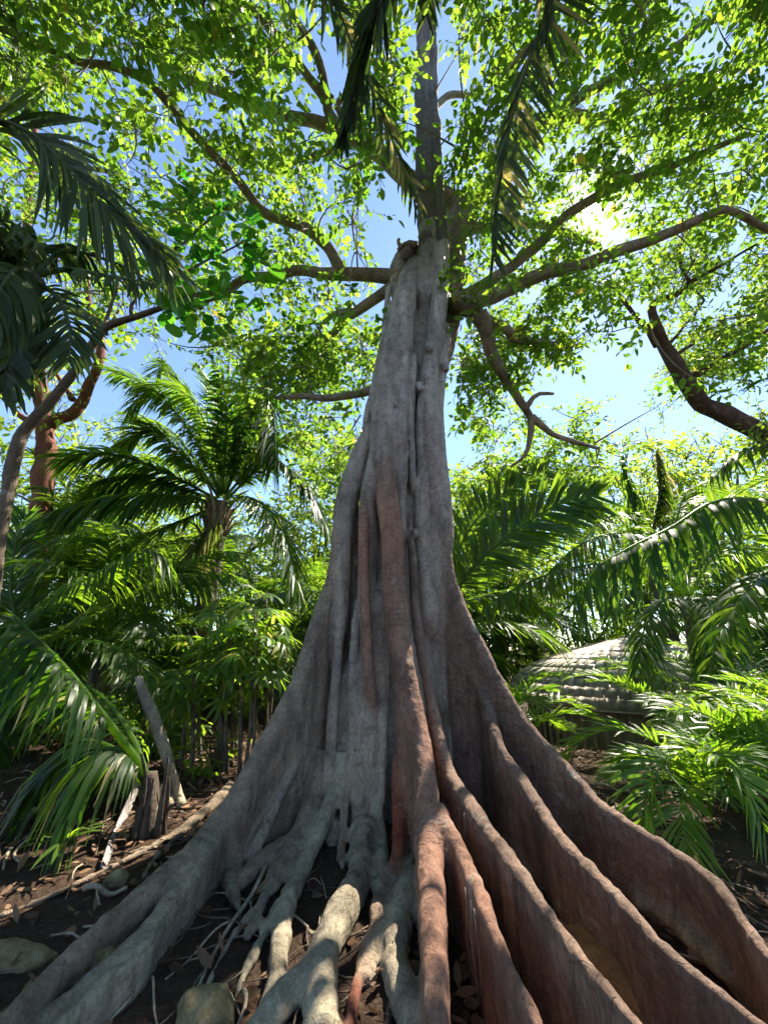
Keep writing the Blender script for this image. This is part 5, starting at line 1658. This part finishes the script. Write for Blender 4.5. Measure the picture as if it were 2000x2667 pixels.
cs = [c for c in cs if c[2] < 16 and not in_beam(c)]
crown_from(t, ls_, cs, 13, 0.42, 0.20, 0.075, M['far_leaf'], lo=0.2, hi=1.0, twig='red_bark')

# slender dark tree with round leaves
bp = ground_pt(-60, 1990)
t, ls_ = limb_tree('slender_tree', 'slender dark leaning tree at the left bearing large round leaves', [
    [(-60, 1960, 18.0, 5.0), (-30, 1600, 17.2, 5.0), (5, 1370, 16.5, 5.0), (30, 1240, 15.0, 4.95), (52, 1165, 15.0, 4.9), (62, 1130, 14.2, 4.9), (120, 1060, 12.0, 4.8), (200, 960, 10.5, 4.7), (262, 870, 9.8, 4.6), (285, 850, 9.8, 4.55), (340, 830, 7.5, 4.5), (400, 808, 6.8, 4.4), (448, 795, 5.2, 4.3)],
    [(270, 866, 6.8, 4.6), (280, 820, 3.8, 4.6), (310, 740, 3.0, 4.5)],
    [(345, 828, 3.8, 4.5), (342, 800, 3.8, 4.5), (355, 775, 3.0, 4.5), (365, 700, 2.2, 4.5)],
    [(448, 796, 5.2, 4.3), (452, 770, 4.5, 4.3), (420, 730, 3.8, 4.3), (400, 690, 3.8, 4.3), (470, 640, 3.0, 4.4), (560, 560, 3.0, 4.5), (640, 520, 2.2, 4.6)],
    [(448, 795, 4.5, 4.3), (520, 790, 3.8, 4.4), (600, 760, 3.0, 4.5), (660, 720, 2.2, 4.6)],
    [(430, 742, 3.8, 4.3), (500, 700, 3.0, 4.3), (580, 660, 2.2, 4.4), (650, 620, 2.2, 4.5)],
], M['dark_bark'], (bp[0], bp[1], 0))
RL = []
for t_ in (0.1, 0.45, 0.8):
    th = np.linspace(0, 2 * math.pi, 10, endpoint=False)
    rr = 0.5 * (1 + 0.10 * np.cos(th) - 0.16 * (np.cos(th) < -0.9))
    V = np.column_stack([0.5 + rr * np.cos(th), 0.92 * rr * np.sin(th), -0.10 * np.abs(np.sin(th)) - 0.10 * (0.5 + rr * np.cos(th)) ** 2 + 0.05])
    V = np.vstack([V, [0.5, 0, 0.02]])
    T = np.stack([np.full(10, 10), np.arange(10), (np.arange(10) + 1) % 10], -1)
    RL.append(mesh_np('leaf', V, [T], np.full(11, t_), True))
RLtw = []
rn = np.vstack([S[len(S) // 2:, :3] for S in ls_[1:]])
rounds = []
while len(rounds) < 285:
    px, py = rng.uniform(375, 700), rng.uniform(450, 880)
    if ((px - 540) / 165) ** 2 + ((py - 660) / 215) ** 2 > 1 or vnoise(np.array([[px / 60, py / 60, 7.7]]), 3)[0] < 0.33:
        continue
    rounds.append(atY(px, py, rng.uniform(3.9, 4.9)))
g = Grow(rn)
g.run(np.array(rounds), 0.006, 2.0)
V, Fc = g.arrays()
part('twigs', V, Fc, M['dark_bark'], t, kind='stuff')
for p in rounds:
    d = norm(rng.normal(size=3) * 0.8 + np.array([0.1, -0.2, -0.6]))
    nrm = norm(rng.normal(size=3) * 0.45 + np.array([0.2, -0.45, 0.85]))
    put_leaf(RL[int(rng.integers(3))], p, d, nrm, rng.uniform(0.15, 0.27), t, M['round_leaf'])

# tree leaning in from the right
t, ls_ = limb_tree('leaning_tree', 'reddish-brown trunk curving in from the right edge with feathery leaves', [
    [(2420, 1900, 24.6, 6.4), (2300, 1420, 24.6, 6.3), (2120, 1210, 23.8, 6.1), (2000, 1135, 22.1, 6.0), (1900, 1085, 21.3, 6.0), (1830, 1050, 20.5, 5.95), (1790, 1005, 18.9, 5.9), (1750, 940, 18.0, 5.9), (1718, 880, 13.9, 5.9), (1703, 830, 10.7, 5.9), (1698, 800, 9.8, 5.9), (1712, 785, 9.0, 5.9), (1750, 772, 8.2, 5.9), (1782, 752, 7.4, 5.8), (1795, 735, 4.9, 5.8), (1775, 700, 4.1, 5.7), (1765, 640, 3.3, 5.6)],
    [(1712, 900, 6.6, 5.9), (1690, 870, 6.6, 5.9), (1650, 820, 5.7, 6.0), (1615, 770, 4.9, 6.1), (1590, 745, 3.3, 6.1)],
    [(1800, 985, 7.4, 5.9), (1850, 955, 5.7, 5.8), (1950, 895, 4.9, 5.6), (2010, 850, 4.1, 5.5)],
    [(1742, 935, 4.9, 5.9), (1800, 900, 4.1, 6.0), (1880, 860, 3.3, 6.1), (1940, 835, 2.5, 6.2)],
    [(1735, 905, 4.1, 5.9), (1780, 850, 3.3, 6.0), (1820, 800, 3.3, 6.1), (1830, 780, 2.5, 6.2), (1800, 750, 2.5, 6.2)],
    [(1790, 740, 4.9, 5.8), (1850, 705, 4.1, 5.7), (1930, 660, 3.3, 5.6), (2010, 610, 2.5, 5.5)],
], M['maroon_bark'], (atY(2420, 1900, 6.4)[0], 6.4, 0))
cs = []
while len(cs) < 800:
    px, py = rng.uniform(1420, 2500), rng.uniform(560, 1270)
    if py > np.interp(px, [1420, 1600, 1800, 2000, 2500], [1000, 1200, 1270, 1150, 1200]) or py < np.interp(px, [1420, 1600, 1800, 2500], [800, 720, 600, 500]):
        continue
    if vnoise(np.array([[px / 80, py / 80, 4.2]]), 12)[0] < 0.44:
        continue
    c = atY(px, py, rng.uniform(5.2, 8.2))
    if not in_beam(c):
        cs.append(c)
crown_from(t, ls_, cs, 15, 0.30, 0.125, 0.040, M['compound_leaf'], lo=0.1, hi=1.0, twig='dark_bark')

# trees further back
def back_tree(label, x, y, h, cr, n, seed, name='broadleaf_tree'):
    rg = np.random.default_rng(seed)
    z0 = g1(x, y)
    t = thing(name, label, 'tree', (x, y, z0), 'trees in the background')
    P = np.array([[x, y, z0 - 0.2], [x + rg.normal() * 0.3, y, z0 + h * 0.35], [x + rg.normal() * 0.5, y, z0 + h * 0.65], [x + rg.normal() * 0.6, y, z0 + h * 0.92]])
    S = resample(P, 16)
    V, Fc = tube(S, np.linspace(0.22, 0.05, 16), 8, 1, 0.1, seed)
    part('trunk', V, Fc, M['dark_bark'], t)
    ls = [np.column_stack([S, np.zeros(16)])]
    for i in range(6):
        a = i * 2.4 + rg.random()
        s0 = S[6 + i]
        e = s0 + np.array([math.cos(a), math.sin(a), 0.5]) * cr * 0.7
        Q = resample(np.array([s0, (s0 + e) / 2 + np.array([0, 0, 0.25]), e]), 8)
        V, Fc = tube(Q, np.linspace(0.09, 0.02, 8), 6)
        part('limb', V, Fc, M['dark_bark'], t)
        ls.append(np.column_stack([Q, np.zeros(8)]))
    d = norm(rg.normal(size=(n, 3))) * (rg.random((n, 1)) ** 0.4)
    c = np.array([x, y, z0 + h * 0.72]) + d * np.array([cr, cr, h * 0.42])
    keep = vnoise(c * 0.9, seed) > 0.36
    crown_from(t, ls, c[keep], 12, 0.55, 0.30, 0.13, M['far_leaf'], lo=0.1, hi=1.0, twig='dark_bark', r0=0.016, maxlen=6)
for i, (x, y, h, cr, n, lab) in enumerate([
    (-15, 17, 11.5, 4.0, 420, 'pale green tree far left behind the red-barked tree'),
    (-11.5, 20, 9.6, 3.6, 420, 'rounded sunlit tree against the blue gap at the left'),
    (-7.0, 20, 9.0, 3.6, 400, 'leafy tree behind the tall shaggy palm'),
    (-2.5, 20, 13.0, 3.8, 560, 'leafy tree in the gap between the shaggy palm and the fig'),
    (2.5, 21, 12.0, 3.8, 460, 'leafy tree hidden behind the fig trunk and comb-like fronds'),
    (7.5, 21, 13.0, 4.0, 560, 'leafy tree behind the withered upright palm'),
    (13.0, 19, 13.0, 4.2, 560, 'leafy tree behind the leaning trunk at the right'),
    (18.5, 20, 13.5, 4.2, 480, 'tall leafy tree far right behind the huts'),
    (-20, 33, 10, 5.0, 240, 'distant tree at the far left of the treeline'),
    (-12.5, 34, 10, 5.0, 240, 'distant tree behind the rounded sunlit tree'),
    (-4.5, 34, 9.5, 5.0, 240, 'distant tree behind the shaggy palm crown'),
    (4, 34, 9.5, 5.0, 240, 'distant tree in line with the comb-like fronds'),
    (11, 33, 10, 5.0, 240, 'distant tree behind the withered palm'),
    (19, 32, 10, 5.0, 240, 'distant tree above the shingled huts'),
    (27, 30, 10, 5.0, 240, 'distant tree at the far right of the treeline'),
    (4.6, 17.5, 10.5, 3.0, 420, 'leafy tree rising right of the fig over the comb-like fronds'),
    (15.5, 16.0, 11.5, 3.4, 420, 'leafy tree rising under the curve of the leaning trunk'),
    (24.0, 18, 9.0, 4.0, 200, 'broad leafy tree at the far right edge'),
    (-23.0, 19, 9.0, 4.0, 200, 'broad leafy tree at the far left edge'),
]):
    back_tree(lab, x, y, h, cr, n, 40 + i)

# shrubs that close the view low down
def shrub(x, y, r, h, seed, lab):
    rg = np.random.default_rng(seed)
    z0 = g1(x, y)
    t = thing('shrub', lab, 'shrub', (x, y, z0), 'shrubs of the undergrowth')
    mb = MB()
    for i in range(9):
        a = rg.random() * 6.28
        e = np.array([x + math.cos(a) * r * 0.7, y + math.sin(a) * r * 0.7, z0 + h * rg.uniform(0.5, 0.95)])
        P = resample(np.array([[x, y, z0 - 0.05], [(x + e[0]) / 2, (y + e[1]) / 2, z0 + h * 0.6], e]), 6)
        V, Fc = tube(P, np.linspace(0.02, 0.006, 6), 4)
        mb.add(V, Fc)
    mb.part('stems', M['dark_bark'], t, kind='stuff')
    n = int(70 * r * h / 1.5)
    d = norm(rg.normal(size=(n, 3))) * (rg.random((n, 1)) ** 0.45)
    c = np.array([x, y, z0 + h * 0.55]) + d * np.array([r, r, h * 0.5])
    C, D, Nn, Ln, Wd, tn = clump_leaves(c, 12, 0.22, 0.17, 0.065, 0.8)
    V, T, tv = leaf_batch(C, D, Nn, Ln, Wd, tn)
    part('foliage', V, [T], M['far_leaf'], t, tv, False, kind='stuff')
SL = ['leafy shrub at the far left foot of the pale green tree', 'leafy shrub behind the short palm at the far left', 'leafy shrub below the rounded sunlit tree', 'leafy shrub at the foot of the tall shaggy palm',
      'leafy shrub behind the small palm beyond the lady palm', 'leafy shrub in the gap left of the fig, far back', 'low leafy shrub beside the left edge of the fig trunk', 'leafy shrub hidden behind the fig trunk',
      'tall shrub behind the comb-like fronds', 'tall shrub above the ridge of the shingled roof', 'tall shrub behind the half withered palm', 'tall shrub between the two huts, far back', 'tall shrub behind the second hut',
      'leafy shrub beside the palm between the huts', 'leafy shrub right of the fig trunk behind the slender palms', 'leafy shrub at the right edge by the second hut', 'leafy shrub at the foot of the red-barked tree',
      'leafy shrub at the left edge beside the bright sunlit frond', 'leafy shrub behind the red-barked tree']
for i, (x, y, r, h) in enumerate([(-14, 17, 1.8, 2.2), (-11, 15.5, 1.6, 1.8), (-8.5, 17, 1.7, 2.2), (-6.3, 13, 1.3, 1.5), (-4.2, 17, 1.7, 2.0), (-1.6, 17, 1.7, 2.2), (-0.6, 11, 1.0, 1.3), (1.5, 16, 1.8, 2.4),
                                  (4.0, 18, 2.2, 4.2), (7, 18.5, 2.2, 4.4), (10, 17.5, 2.2, 4.4), (13.5, 15.5, 2.2, 4.4), (17, 14, 2.4, 4.2), (9.8, 8.2, 1.3, 2.6), (1.4, 12.5, 1.2, 2.2), (11.5, 6.5, 1.5, 2.4), (-9.0, 9.6, 1.3, 1.5), (-8.0, 6.6, 1.2, 1.5), (-11.5, 11, 1.6, 1.8)]):
    shrub(x, y, r, h, 80 + i, SL[i])
for i, (px, py, r, h, lab) in enumerate([(470, 1960, 0.42, 0.55, 'low fresh green plant beside the dead pole'), (560, 2010, 0.40, 0.45, 'low leafy plant under the lady palm stems'), (60, 1960, 0.7, 0.9, 'dark leafy bush at the left edge under the long frond'),
                                         (210, 1920, 0.6, 0.7, 'dark leafy bush behind the leaning frond'), (640, 1880, 0.5, 0.6, 'leafy plant behind the lady palm by the left buttress'), (330, 1900, 0.5, 0.6, 'low bush between the stump palm and the dead pole')]):
    p = ground_pt(px, py)
    shrub(p[0], p[1], r, h, 120 + i, lab)

# ------------------------------------------------------------------ lady palm: thin dark stems with small fans
FAN = []
for v in range(3):
    mb = MB()
    ns = 8
    for s in range(ns):
        a = R(-95 + 190 * s / (ns - 1) + random.uniform(-5, 5))
        d = np.array([math.cos(a), math.sin(a), 0])
        w = np.array([-d[1], d[0], 0])
        L = random.uniform(0.26, 0.36)
        rows = []
        for q, (u, ww) in enumerate(((0.0, 0.012), (0.35, 0.028), (0.75, 0.024), (1.0, 0.006))):
            p = d * L * u + np.array([0, 0, 0.04 * u - 0.16 * u * u])
            rows += [p + w * ww, p - w * ww]
        mb.add(np.array(rows), [np.array([[2 * q, 2 * q + 1, 2 * q + 3, 2 * q + 2] for q in range(3)])], random.uniform(0.2, 1.0) if random.random() > 0.15 else 1.7)
    V, Fc, tt = mb.arrays()
    FAN.append(mesh_np('fan_leaf', V, Fc, tt))
lp = ground_pt(610, 2010)
t = thing('lady_palm', 'clump of thin dark-stemmed lady palms with small fan leaves left of the fig', 'palm', lp)
for i, (px, top) in enumerate([(560, 1610), (572, 1700), (590, 1660), (608, 1580), (618, 1640), (632, 1620), (645, 1700), (660, 1590), (668, 1640), (690, 1560), (700, 1640), (530, 1680), (505, 1740), (480, 1790)]):
    bse = ground_pt(px + random.uniform(-8, 12), random.uniform(1975, 2030))
    tp = atY(px + random.uniform(-8, 8), top, bse[1])
    S = resample(np.array([bse + [0, 0, -0.05], bse * 0.5 + tp * 0.5 + rng.normal(size=3) * 0.03, tp]), 14)
    V, Fc = tube(S, np.linspace(0.030, 0.018, 14) * random.uniform(0.8, 1.2), 7, 1, 0.2, i)
    part('stem', V, Fc, M['dark_bark'], t)
    for j in range(8):
        z = S[-1 - int(j * 0.75)]
        a = j * 2.4 + i
        ln = random.uniform(0.18, 0.42)
        e = random.uniform(-0.2, 0.9)
        d = np.array([math.cos(a) * math.cos(e), math.sin(a) * math.cos(e), math.sin(e)])
        o = link('fan_leaf', FAN[(i + j) % 3], t, M['areca_leaf'])
        o.location = Vector(z + d * ln - root_loc(t))
        o.rotation_euler = (random.uniform(-0.3, 0.3), random.uniform(-0.2, 0.8), a)
        s = random.uniform(0.8, 1.25)
        o.scale = (s, s, s)
        V, Fc = tube(np.array([z, z + d * ln * 0.5 + np.array([0, 0, 0.02]), z + d * ln]), 0.004, 4)
        part('petiole', V, Fc, M['areca_leaf'], t, np.full(len(V), 0.5))

# ------------------------------------------------------------------ dead wood
def pole(name, rows, mat, label, cat, Y=None, seg=10, wob=0.16, squash=1.0):
    P = px_pts([r_ if len(r_) == 4 else (*r_, Y) for r_ in rows])
    S = resample(P, 22)
    V, Fc = tube(S[:, :3], S[:, 3], seg, squash, wob, len(label))
    o = part(name, V, Fc, M[mat])
    return tag(o, label, cat)
pole('dead_pole', [(362, 1765, 9, 5.3), (372, 1800, 12, 5.25), (398, 1860, 14, 5.2), (420, 1920, 14, 5.15), (438, 1975, 13, 5.1), (445, 2020, 12, 5.05), (442, 2060, 12, 5.0), (440, 2100, 13, 4.9)], 'dead_wood', 'pale broken dead pole leaning among the palms at the left', 'pole')
pole('dead_stake', [(446, 1990, 8, 4.95), (456, 2030, 10, 4.95), (466, 2070, 11, 4.95), (474, 2100, 12, 4.9)], 'dead_wood', 'short pale stake at the foot of the broken pole', 'stake')
pole('dead_leaf_sheath', [(384, 2008, 4, 4.75), (370, 2020, 10, 4.7), (345, 2075, 13, 4.6), (318, 2140, 15, 4.5), (292, 2200, 14, 4.4), (268, 2262, 10, 4.3)], 'grey_wood', 'grey dried leaf sheath leaning from the stump palm to the soil', 'leaf sheath', squash=0.3)
pole('thin_vine', [(1078, 2240, 6, 3.55), (1052, 2320, 7, 3.4), (1040, 2400, 7, 3.2), (1030, 2480, 7, 3.0), (1016, 2570, 7, 2.75), (1010, 2680, 7, 2.5)], 'dark_bark', 'thin dark vine hanging before the pale roots at the centre', 'vine')

# ------------------------------------------------------------------ small bright plant
sp = ground_pt(152, 2270)
t = thing('seedling', 'small bright green strap-leaved seedling on the dark soil at the left', 'plant', sp)
for i in range(13):
    a = i * 2.4
    L = random.uniform(0.24, 0.36)
    d = np.array([math.cos(a), math.sin(a), 0]); w = np.array([-d[1], d[0], 0])
    e = random.uniform(0.3, 1.1)
    rows = []
    for u, ww in ((0, 0.008), (0.3, 0.020), (0.7, 0.018), (1.0, 0.002)):
        p = sp + np.array([0, 0, 0.18]) + d * L * u * math.cos(e * (1 - 0.5 * u)) + np.array([0, 0, L * u * math.sin(e) - 0.22 * u * u * L * 2])
        rows += [p + w * ww, p - w * ww]
    part('leaf', np.array(rows), [np.array([[2 * q, 2 * q + 1, 2 * q + 3, 2 * q + 2] for q in range(3)])], M['areca_leaf'], t, np.full(8, random.uniform(0.6, 1.0)))
V, Fc = tube(np.array([sp + [0, 0, -0.02], sp + [0, 0, 0.2]]), 0.012, 6)
part('stem', V, Fc, M['areca_leaf'], t, np.full(len(V), 0.4))

# ------------------------------------------------------------------ stones
def stone(px, py, sx, sy, sz, mat, label, seed, up=0.0, name='rock'):
    p = ground_pt(px, py, up)
    n = 22
    u, v = np.meshgrid(np.linspace(0, 2 * math.pi, n, endpoint=False), np.linspace(0.02, math.pi - 0.02, 14))
    D = np.stack([np.sin(v) * np.cos(u), np.sin(v) * np.sin(u), np.cos(v)], -1).reshape(-1, 3)
    rr = 0.72 + 0.55 * fbm(D * 1.6 + seed, 3, seed)
    # facets
    rg = np.random.default_rng(seed)
    for _ in range(11):
        nd = norm(rg.normal(size=3)); c = rg.uniform(0.62, 0.85)
        dd = D @ nd
        rr = np.where(dd * rr > c, c / np.maximum(dd, 1e-3), rr)
    V = p + D * rr[:, None] * np.array([sx, sy, sz])
    idx = np.arange(n * 14).reshape(14, n)
    nx_ = np.roll(idx, -1, 1)
    Q = np.stack([idx[:-1], nx_[:-1], nx_[1:], idx[1:]], -1).reshape(-1, 4)[:, ::-1]
    o = part(name, V, [Q], M[mat], smooth=False)
    return tag(o, label, 'rock', None)
stone(540, 2655, 0.15, 0.12, 0.13, 'rock', 'ochre angular rock at the bottom left of centre', 3)
stone(245, 2570, 0.17, 0.14, 0.15, 'rock', 'ochre rock wedged between the left roots', 5)
stone(330, 2490, 0.07, 0.06, 0.05, 'rock', 'small pale stone on the front left root', 6)
stone(40, 2500, 0.26, 0.11, 0.07, 'rock', 'flat ochre slab of stone at the lower left edge', 8)
stone(300, 2300, 0.09, 0.07, 0.08, 'rock', 'small brown stone beside the thin root at the left', 9)
stone(1600, 2560, 0.34, 0.36, 0.17, 'clay', 'lump of orange clay between the right buttresses', 10, name='clay_mound')
stone(1740, 2640, 0.14, 0.16, 0.10, 'clay', 'smaller clod of orange clay near the bottom right', 11, name='clay_mound')

# ------------------------------------------------------------------ twigs and litter
TW = [
    ([(700, 2240), (660, 2330), (590, 2420), (545, 2500), (510, 2580), (470, 2667), (450, 2720)], 6, 'PALE', 'long thin pale root crossing the dark soil at the lower left'),
    ([(600, 2400), (540, 2450), (470, 2510), (430, 2560)], 3, 'T', 'thin straight twig beside the long pale root'),
    ([(398, 2545), (400, 2600), (412, 2650), (425, 2700)], 4, 'T', 'short curved twig at the bottom left'),
    ([(635, 2580), (640, 2620), (620, 2660), (600, 2710)], 7, 'T', 'stubby pale twig near the ochre angular rock'),
    ([(90, 2110), (55, 2170), (20, 2220), (8, 2270)], 6, 'T', 'crooked root hanging over the slope at the left edge'),
    ([(120, 2110), (75, 2180), (40, 2215), (60, 2260)], 5, 'T', 'forked twig beside the crooked root at the left edge'),
    ([(295, 2075), (270, 2150), (250, 2230)], 2, 'T', 'hair-thin root in front of the low palm'),
    ([(500, 1985), (545, 1985), (590, 1975)], 5, 'T', 'pale stick lying under the lady palm'),
    ([(220, 2315), (280, 2320), (330, 2318)], 8, 'T', 'reddish stick lying beside the thin left root'),
    ([(1540, 2045), (1590, 2050), (1640, 2065)], 5, 'T', 'pale stick on the soil behind the right buttress'),
    ([(1590, 2110), (1650, 2105), (1720, 2100)], 6, 'T', 'sunlit fallen branch behind the right buttress'),
    ([(540, 2300), (600, 2240), (640, 2200)], 3, 'T', 'thin twig leaning on the left buttress'),
]
for rows, h, kind, lab in TW:
    pts = []
    for px, py in rows:
        p = ground_pt(px, py, 0.03)
        pts.append([*p, h / F * depth(p)])
    S = resample(np.array(pts), 14)
    S[:, 2] += 0.02 * np.sin(np.linspace(0, 7, 14))
    V, Fc = tube(S[:, :3], S[:, 3] * np.linspace(1, 0.5, 14), 6, 1, 0.25, 3)
    tag(part('twig', V, Fc, M['dead_wood']), lab, 'twig')

n = 11000
xs = rng.uniform(-6, 6, n); ys = rng.uniform(1.4, 10, n)
k = (np.hypot(xs - 0.16, ys - 5.25) > 0.9)
dens = fbm(np.stack([xs * 0.9, ys * 0.9, xs * 0], -1), 2, 91)
k &= (rng.random(n) < np.clip((dens - 0.3) * 2.4, 0.12, 1))
xs, ys = xs[k], ys[k]
zs = gz(xs, ys) + 0.03
n = len(xs)
C = np.column_stack([xs, ys, zs])
D = norm(np.column_stack([rng.normal(size=n), rng.normal(size=n), rng.normal(size=n) * 0.25]))
Nn = norm(rng.normal(size=(n, 3)) * 0.35 + np.array([0, 0, 1.0]))
V, T, tv = leaf_batch(C, D, Nn, rng.uniform(0.04, 0.15, n), rng.uniform(0.02, 0.06, n), rng.random(n), curl=-0.2)
o = part('leaf_litter', V, [T], M['litter'], None, tv, False, kind='stuff')
o['label'] = 'dry brown fallen leaves scattered on the dark soil'
o['category'] = 'leaves'
mb = MB()
for i in range(420):
    x, y = rng.uniform(-5, 5), rng.uniform(1.6, 8)
    a = rng.uniform(0, 6.28); L = rng.uniform(0.08, 0.4)
    z = g1(x, y) + 0.02
    m_ = np.array([math.cos(a), math.sin(a), 0]) * L
    P = np.array([[x, y, z], [x + m_[0] * 0.5 + rng.normal() * 0.02, y + m_[1] * 0.5 + rng.normal() * 0.02, z + 0.025], [x + m_[0], y + m_[1], g1(x + m_[0], y + m_[1]) + 0.015]])
    V, Fc = tube(resample(P, 5), rng.uniform(0.003, 0.008), 4)
    mb.add(V, Fc, 0.5)
o = mb.part('twig_litter', M['dead_wood'], kind='stuff')
o['label'] = 'fine dry twigs scattered over the soil round the roots'
o['category'] = 'twigs'

mr = MB()
for i in range(110):
    a = rng.uniform(2.4, 7.0); r_ = rng.uniform(1.0, 2.6)
    x, y = 0.2 + math.cos(a) * r_ * 0.9, 4.6 + math.sin(a) * r_ * 0.8
    if y < 1.5 or y > 6:
        continue
    a2 = math.atan2(y - 5.0, x - 0.2) + rng.normal() * 0.5
    P = [np.array([x, y])]
    for s_ in range(7):
        a2 += rng.normal() * 0.35
        P.append(P[-1] + np.array([math.cos(a2), math.sin(a2)]) * rng.uniform(0.05, 0.16))
    P = np.array([[q_[0], q_[1], g1(q_[0], q_[1]) + 0.012 + rng.uniform(0, 0.02)] for q_ in P])
    V, Fc = tube(resample(P, 14), np.linspace(rng.uniform(0.004, 0.009), 0.002, 14), 5)
    mr.add(V, Fc, 0.5)
o = mr.part('fine_roots', M['dark_bark'], kind='stuff')
o['label'] = 'thin dark surface roots threading over the soil at the foot of the fig'
o['category'] = 'roots'

# ------------------------------------------------------------------ shingled huts
SH = None
def hut(label, cx, cy, a, b_, eave, rise, seed):
    global SH
    z0 = g1(cx, cy)
    t = thing('hut', label, 'hut', (cx, cy, z0))
    # cane wall
    mb = MB()
    th = np.linspace(0, 2 * math.pi, 72, endpoint=False)
    for q in th:
        x, y = cx + math.cos(q) * a * 0.86, cy + math.sin(q) * b_ * 0.86
        V, Fc = tube(np.array([[x, y, z0 - 0.1], [x, y, eave + 0.12]]), 0.05, 6)
        mb.add(V, Fc)
    lo = np.array([[cx + math.cos(q) * a * 0.84, cy + math.sin(q) * b_ * 0.84, z0 - 0.1] for q in th])
    hi = lo.copy(); hi[:, 2] = eave + 0.12
    i = np.arange(72); j = (i + 1) % 72
    mb.add(np.vstack([lo, hi]), [np.stack([i, j, j + 72, i + 72], -1)])
    mb.part('cane_wall', M['cane'], t, kind='stuff')
    # roof shell under the shingles
    rows = 8
    ph = np.linspace(0, math.pi / 2 * 0.985, 24)
    def surf(p, q, off=0.0):
        s_ = p / (math.pi / 2)
        c = 1 - s_ ** 2.3
        return np.array([cx + (a * c + off) * math.cos(q), cy + (b_ * c + off) * math.sin(q), eave + rise * s_ ** 0.92 + off])
    q2 = np.linspace(0, 2 * math.pi, 48, endpoint=False)
    V = np.array([[surf(p, q, -0.03) for q in q2] for p in ph]).reshape(-1, 3)
    idx = np.arange(24 * 48).reshape(24, 48); nx_ = np.roll(idx, -1, 1)
    Q = np.stack([idx[:-1], nx_[:-1], nx_[1:], idx[1:]], -1).reshape(-1, 4)
    roof = part('roof', V, [Q], M['shingle'], t)
    if SH is None:
        c = np.array([[x, y, z] for x in (-0.5, 0.5) for y in (0, -1.0) for z in (0, 1)], float)
        c[:, 1] = np.where(c[:, 1] < 0, -0.013 * (c[:, 2] < 0.5) - 0.006, 0.0)
        V, Fc = box8(c)
        SH = mesh_np('shingle', V, Fc, smooth=False)
    rest = MB()
    rg = random.Random(seed)
    cnt = 0
    for r_ in range(rows):
        p0 = r_ / rows * math.pi / 2 * 0.97
        p1 = min((r_ + 1.35) / rows, 1.0) * math.pi / 2 * 0.985
        circ = 2 * math.pi * (a + b_) / 2 * (1 - (p0 / (math.pi / 2)) ** 2.3)
        n = max(10, int(circ / 0.24))
        for i in range(n):
            q = 2 * math.pi * (i + 0.5 * (r_ % 2) + rg.uniform(-0.08, 0.08)) / n
            A = surf(p0 + rg.uniform(-0.006, 0.004), q, 0.02); B = surf(p1, q, 0.0)
            up = B - A; ln = np.linalg.norm(up); zz = up / ln
            tx = norm(surf(p0, q + 0.01) - surf(p0, q - 0.01))
            yy = np.cross(zz, tx)           # inward or outward
            outw = A - np.array([cx, cy, eave - 0.5])
            if yy @ outw > 0:
                yy = -yy; tx = -tx
            w = circ / n * 0.992
            Mx = np.column_stack([tx * w, yy, zz * ln])
            cam_side = (A - np.array([cx, cy, A[2]])) @ (np.array([0.0, 0.0, A[2]]) - A) > 0
            if cam_side and cnt < 290:
                cnt += 1
                o = link('shingle', SH, roof, M['shingle'])
                L_ = A - root_loc(t)
                o.matrix_basis = Matrix(((*Mx[0], L_[0]), (*Mx[1], L_[1]), (*Mx[2], L_[2]), (0, 0, 0, 1)))
            else:
                vv = np.array([v.co for v in SH.vertices]) @ Mx.T + A
                rest.add(vv, [BOXF[:, ::-1]])
    if rest.n:
        rest.part('shingle_courses', M['shingle'], roof, False, 'stuff')
    return t
hut('round hut with curved grey shingle roof half hidden by palms at the right', 7.1, 11.2, 3.6, 2.8, 0.35, 1.55, 1)
hut('second shingled hut whose roof just shows at the right edge', 11.3, 11.6, 2.4, 2.2, 0.9, 1.7, 2)
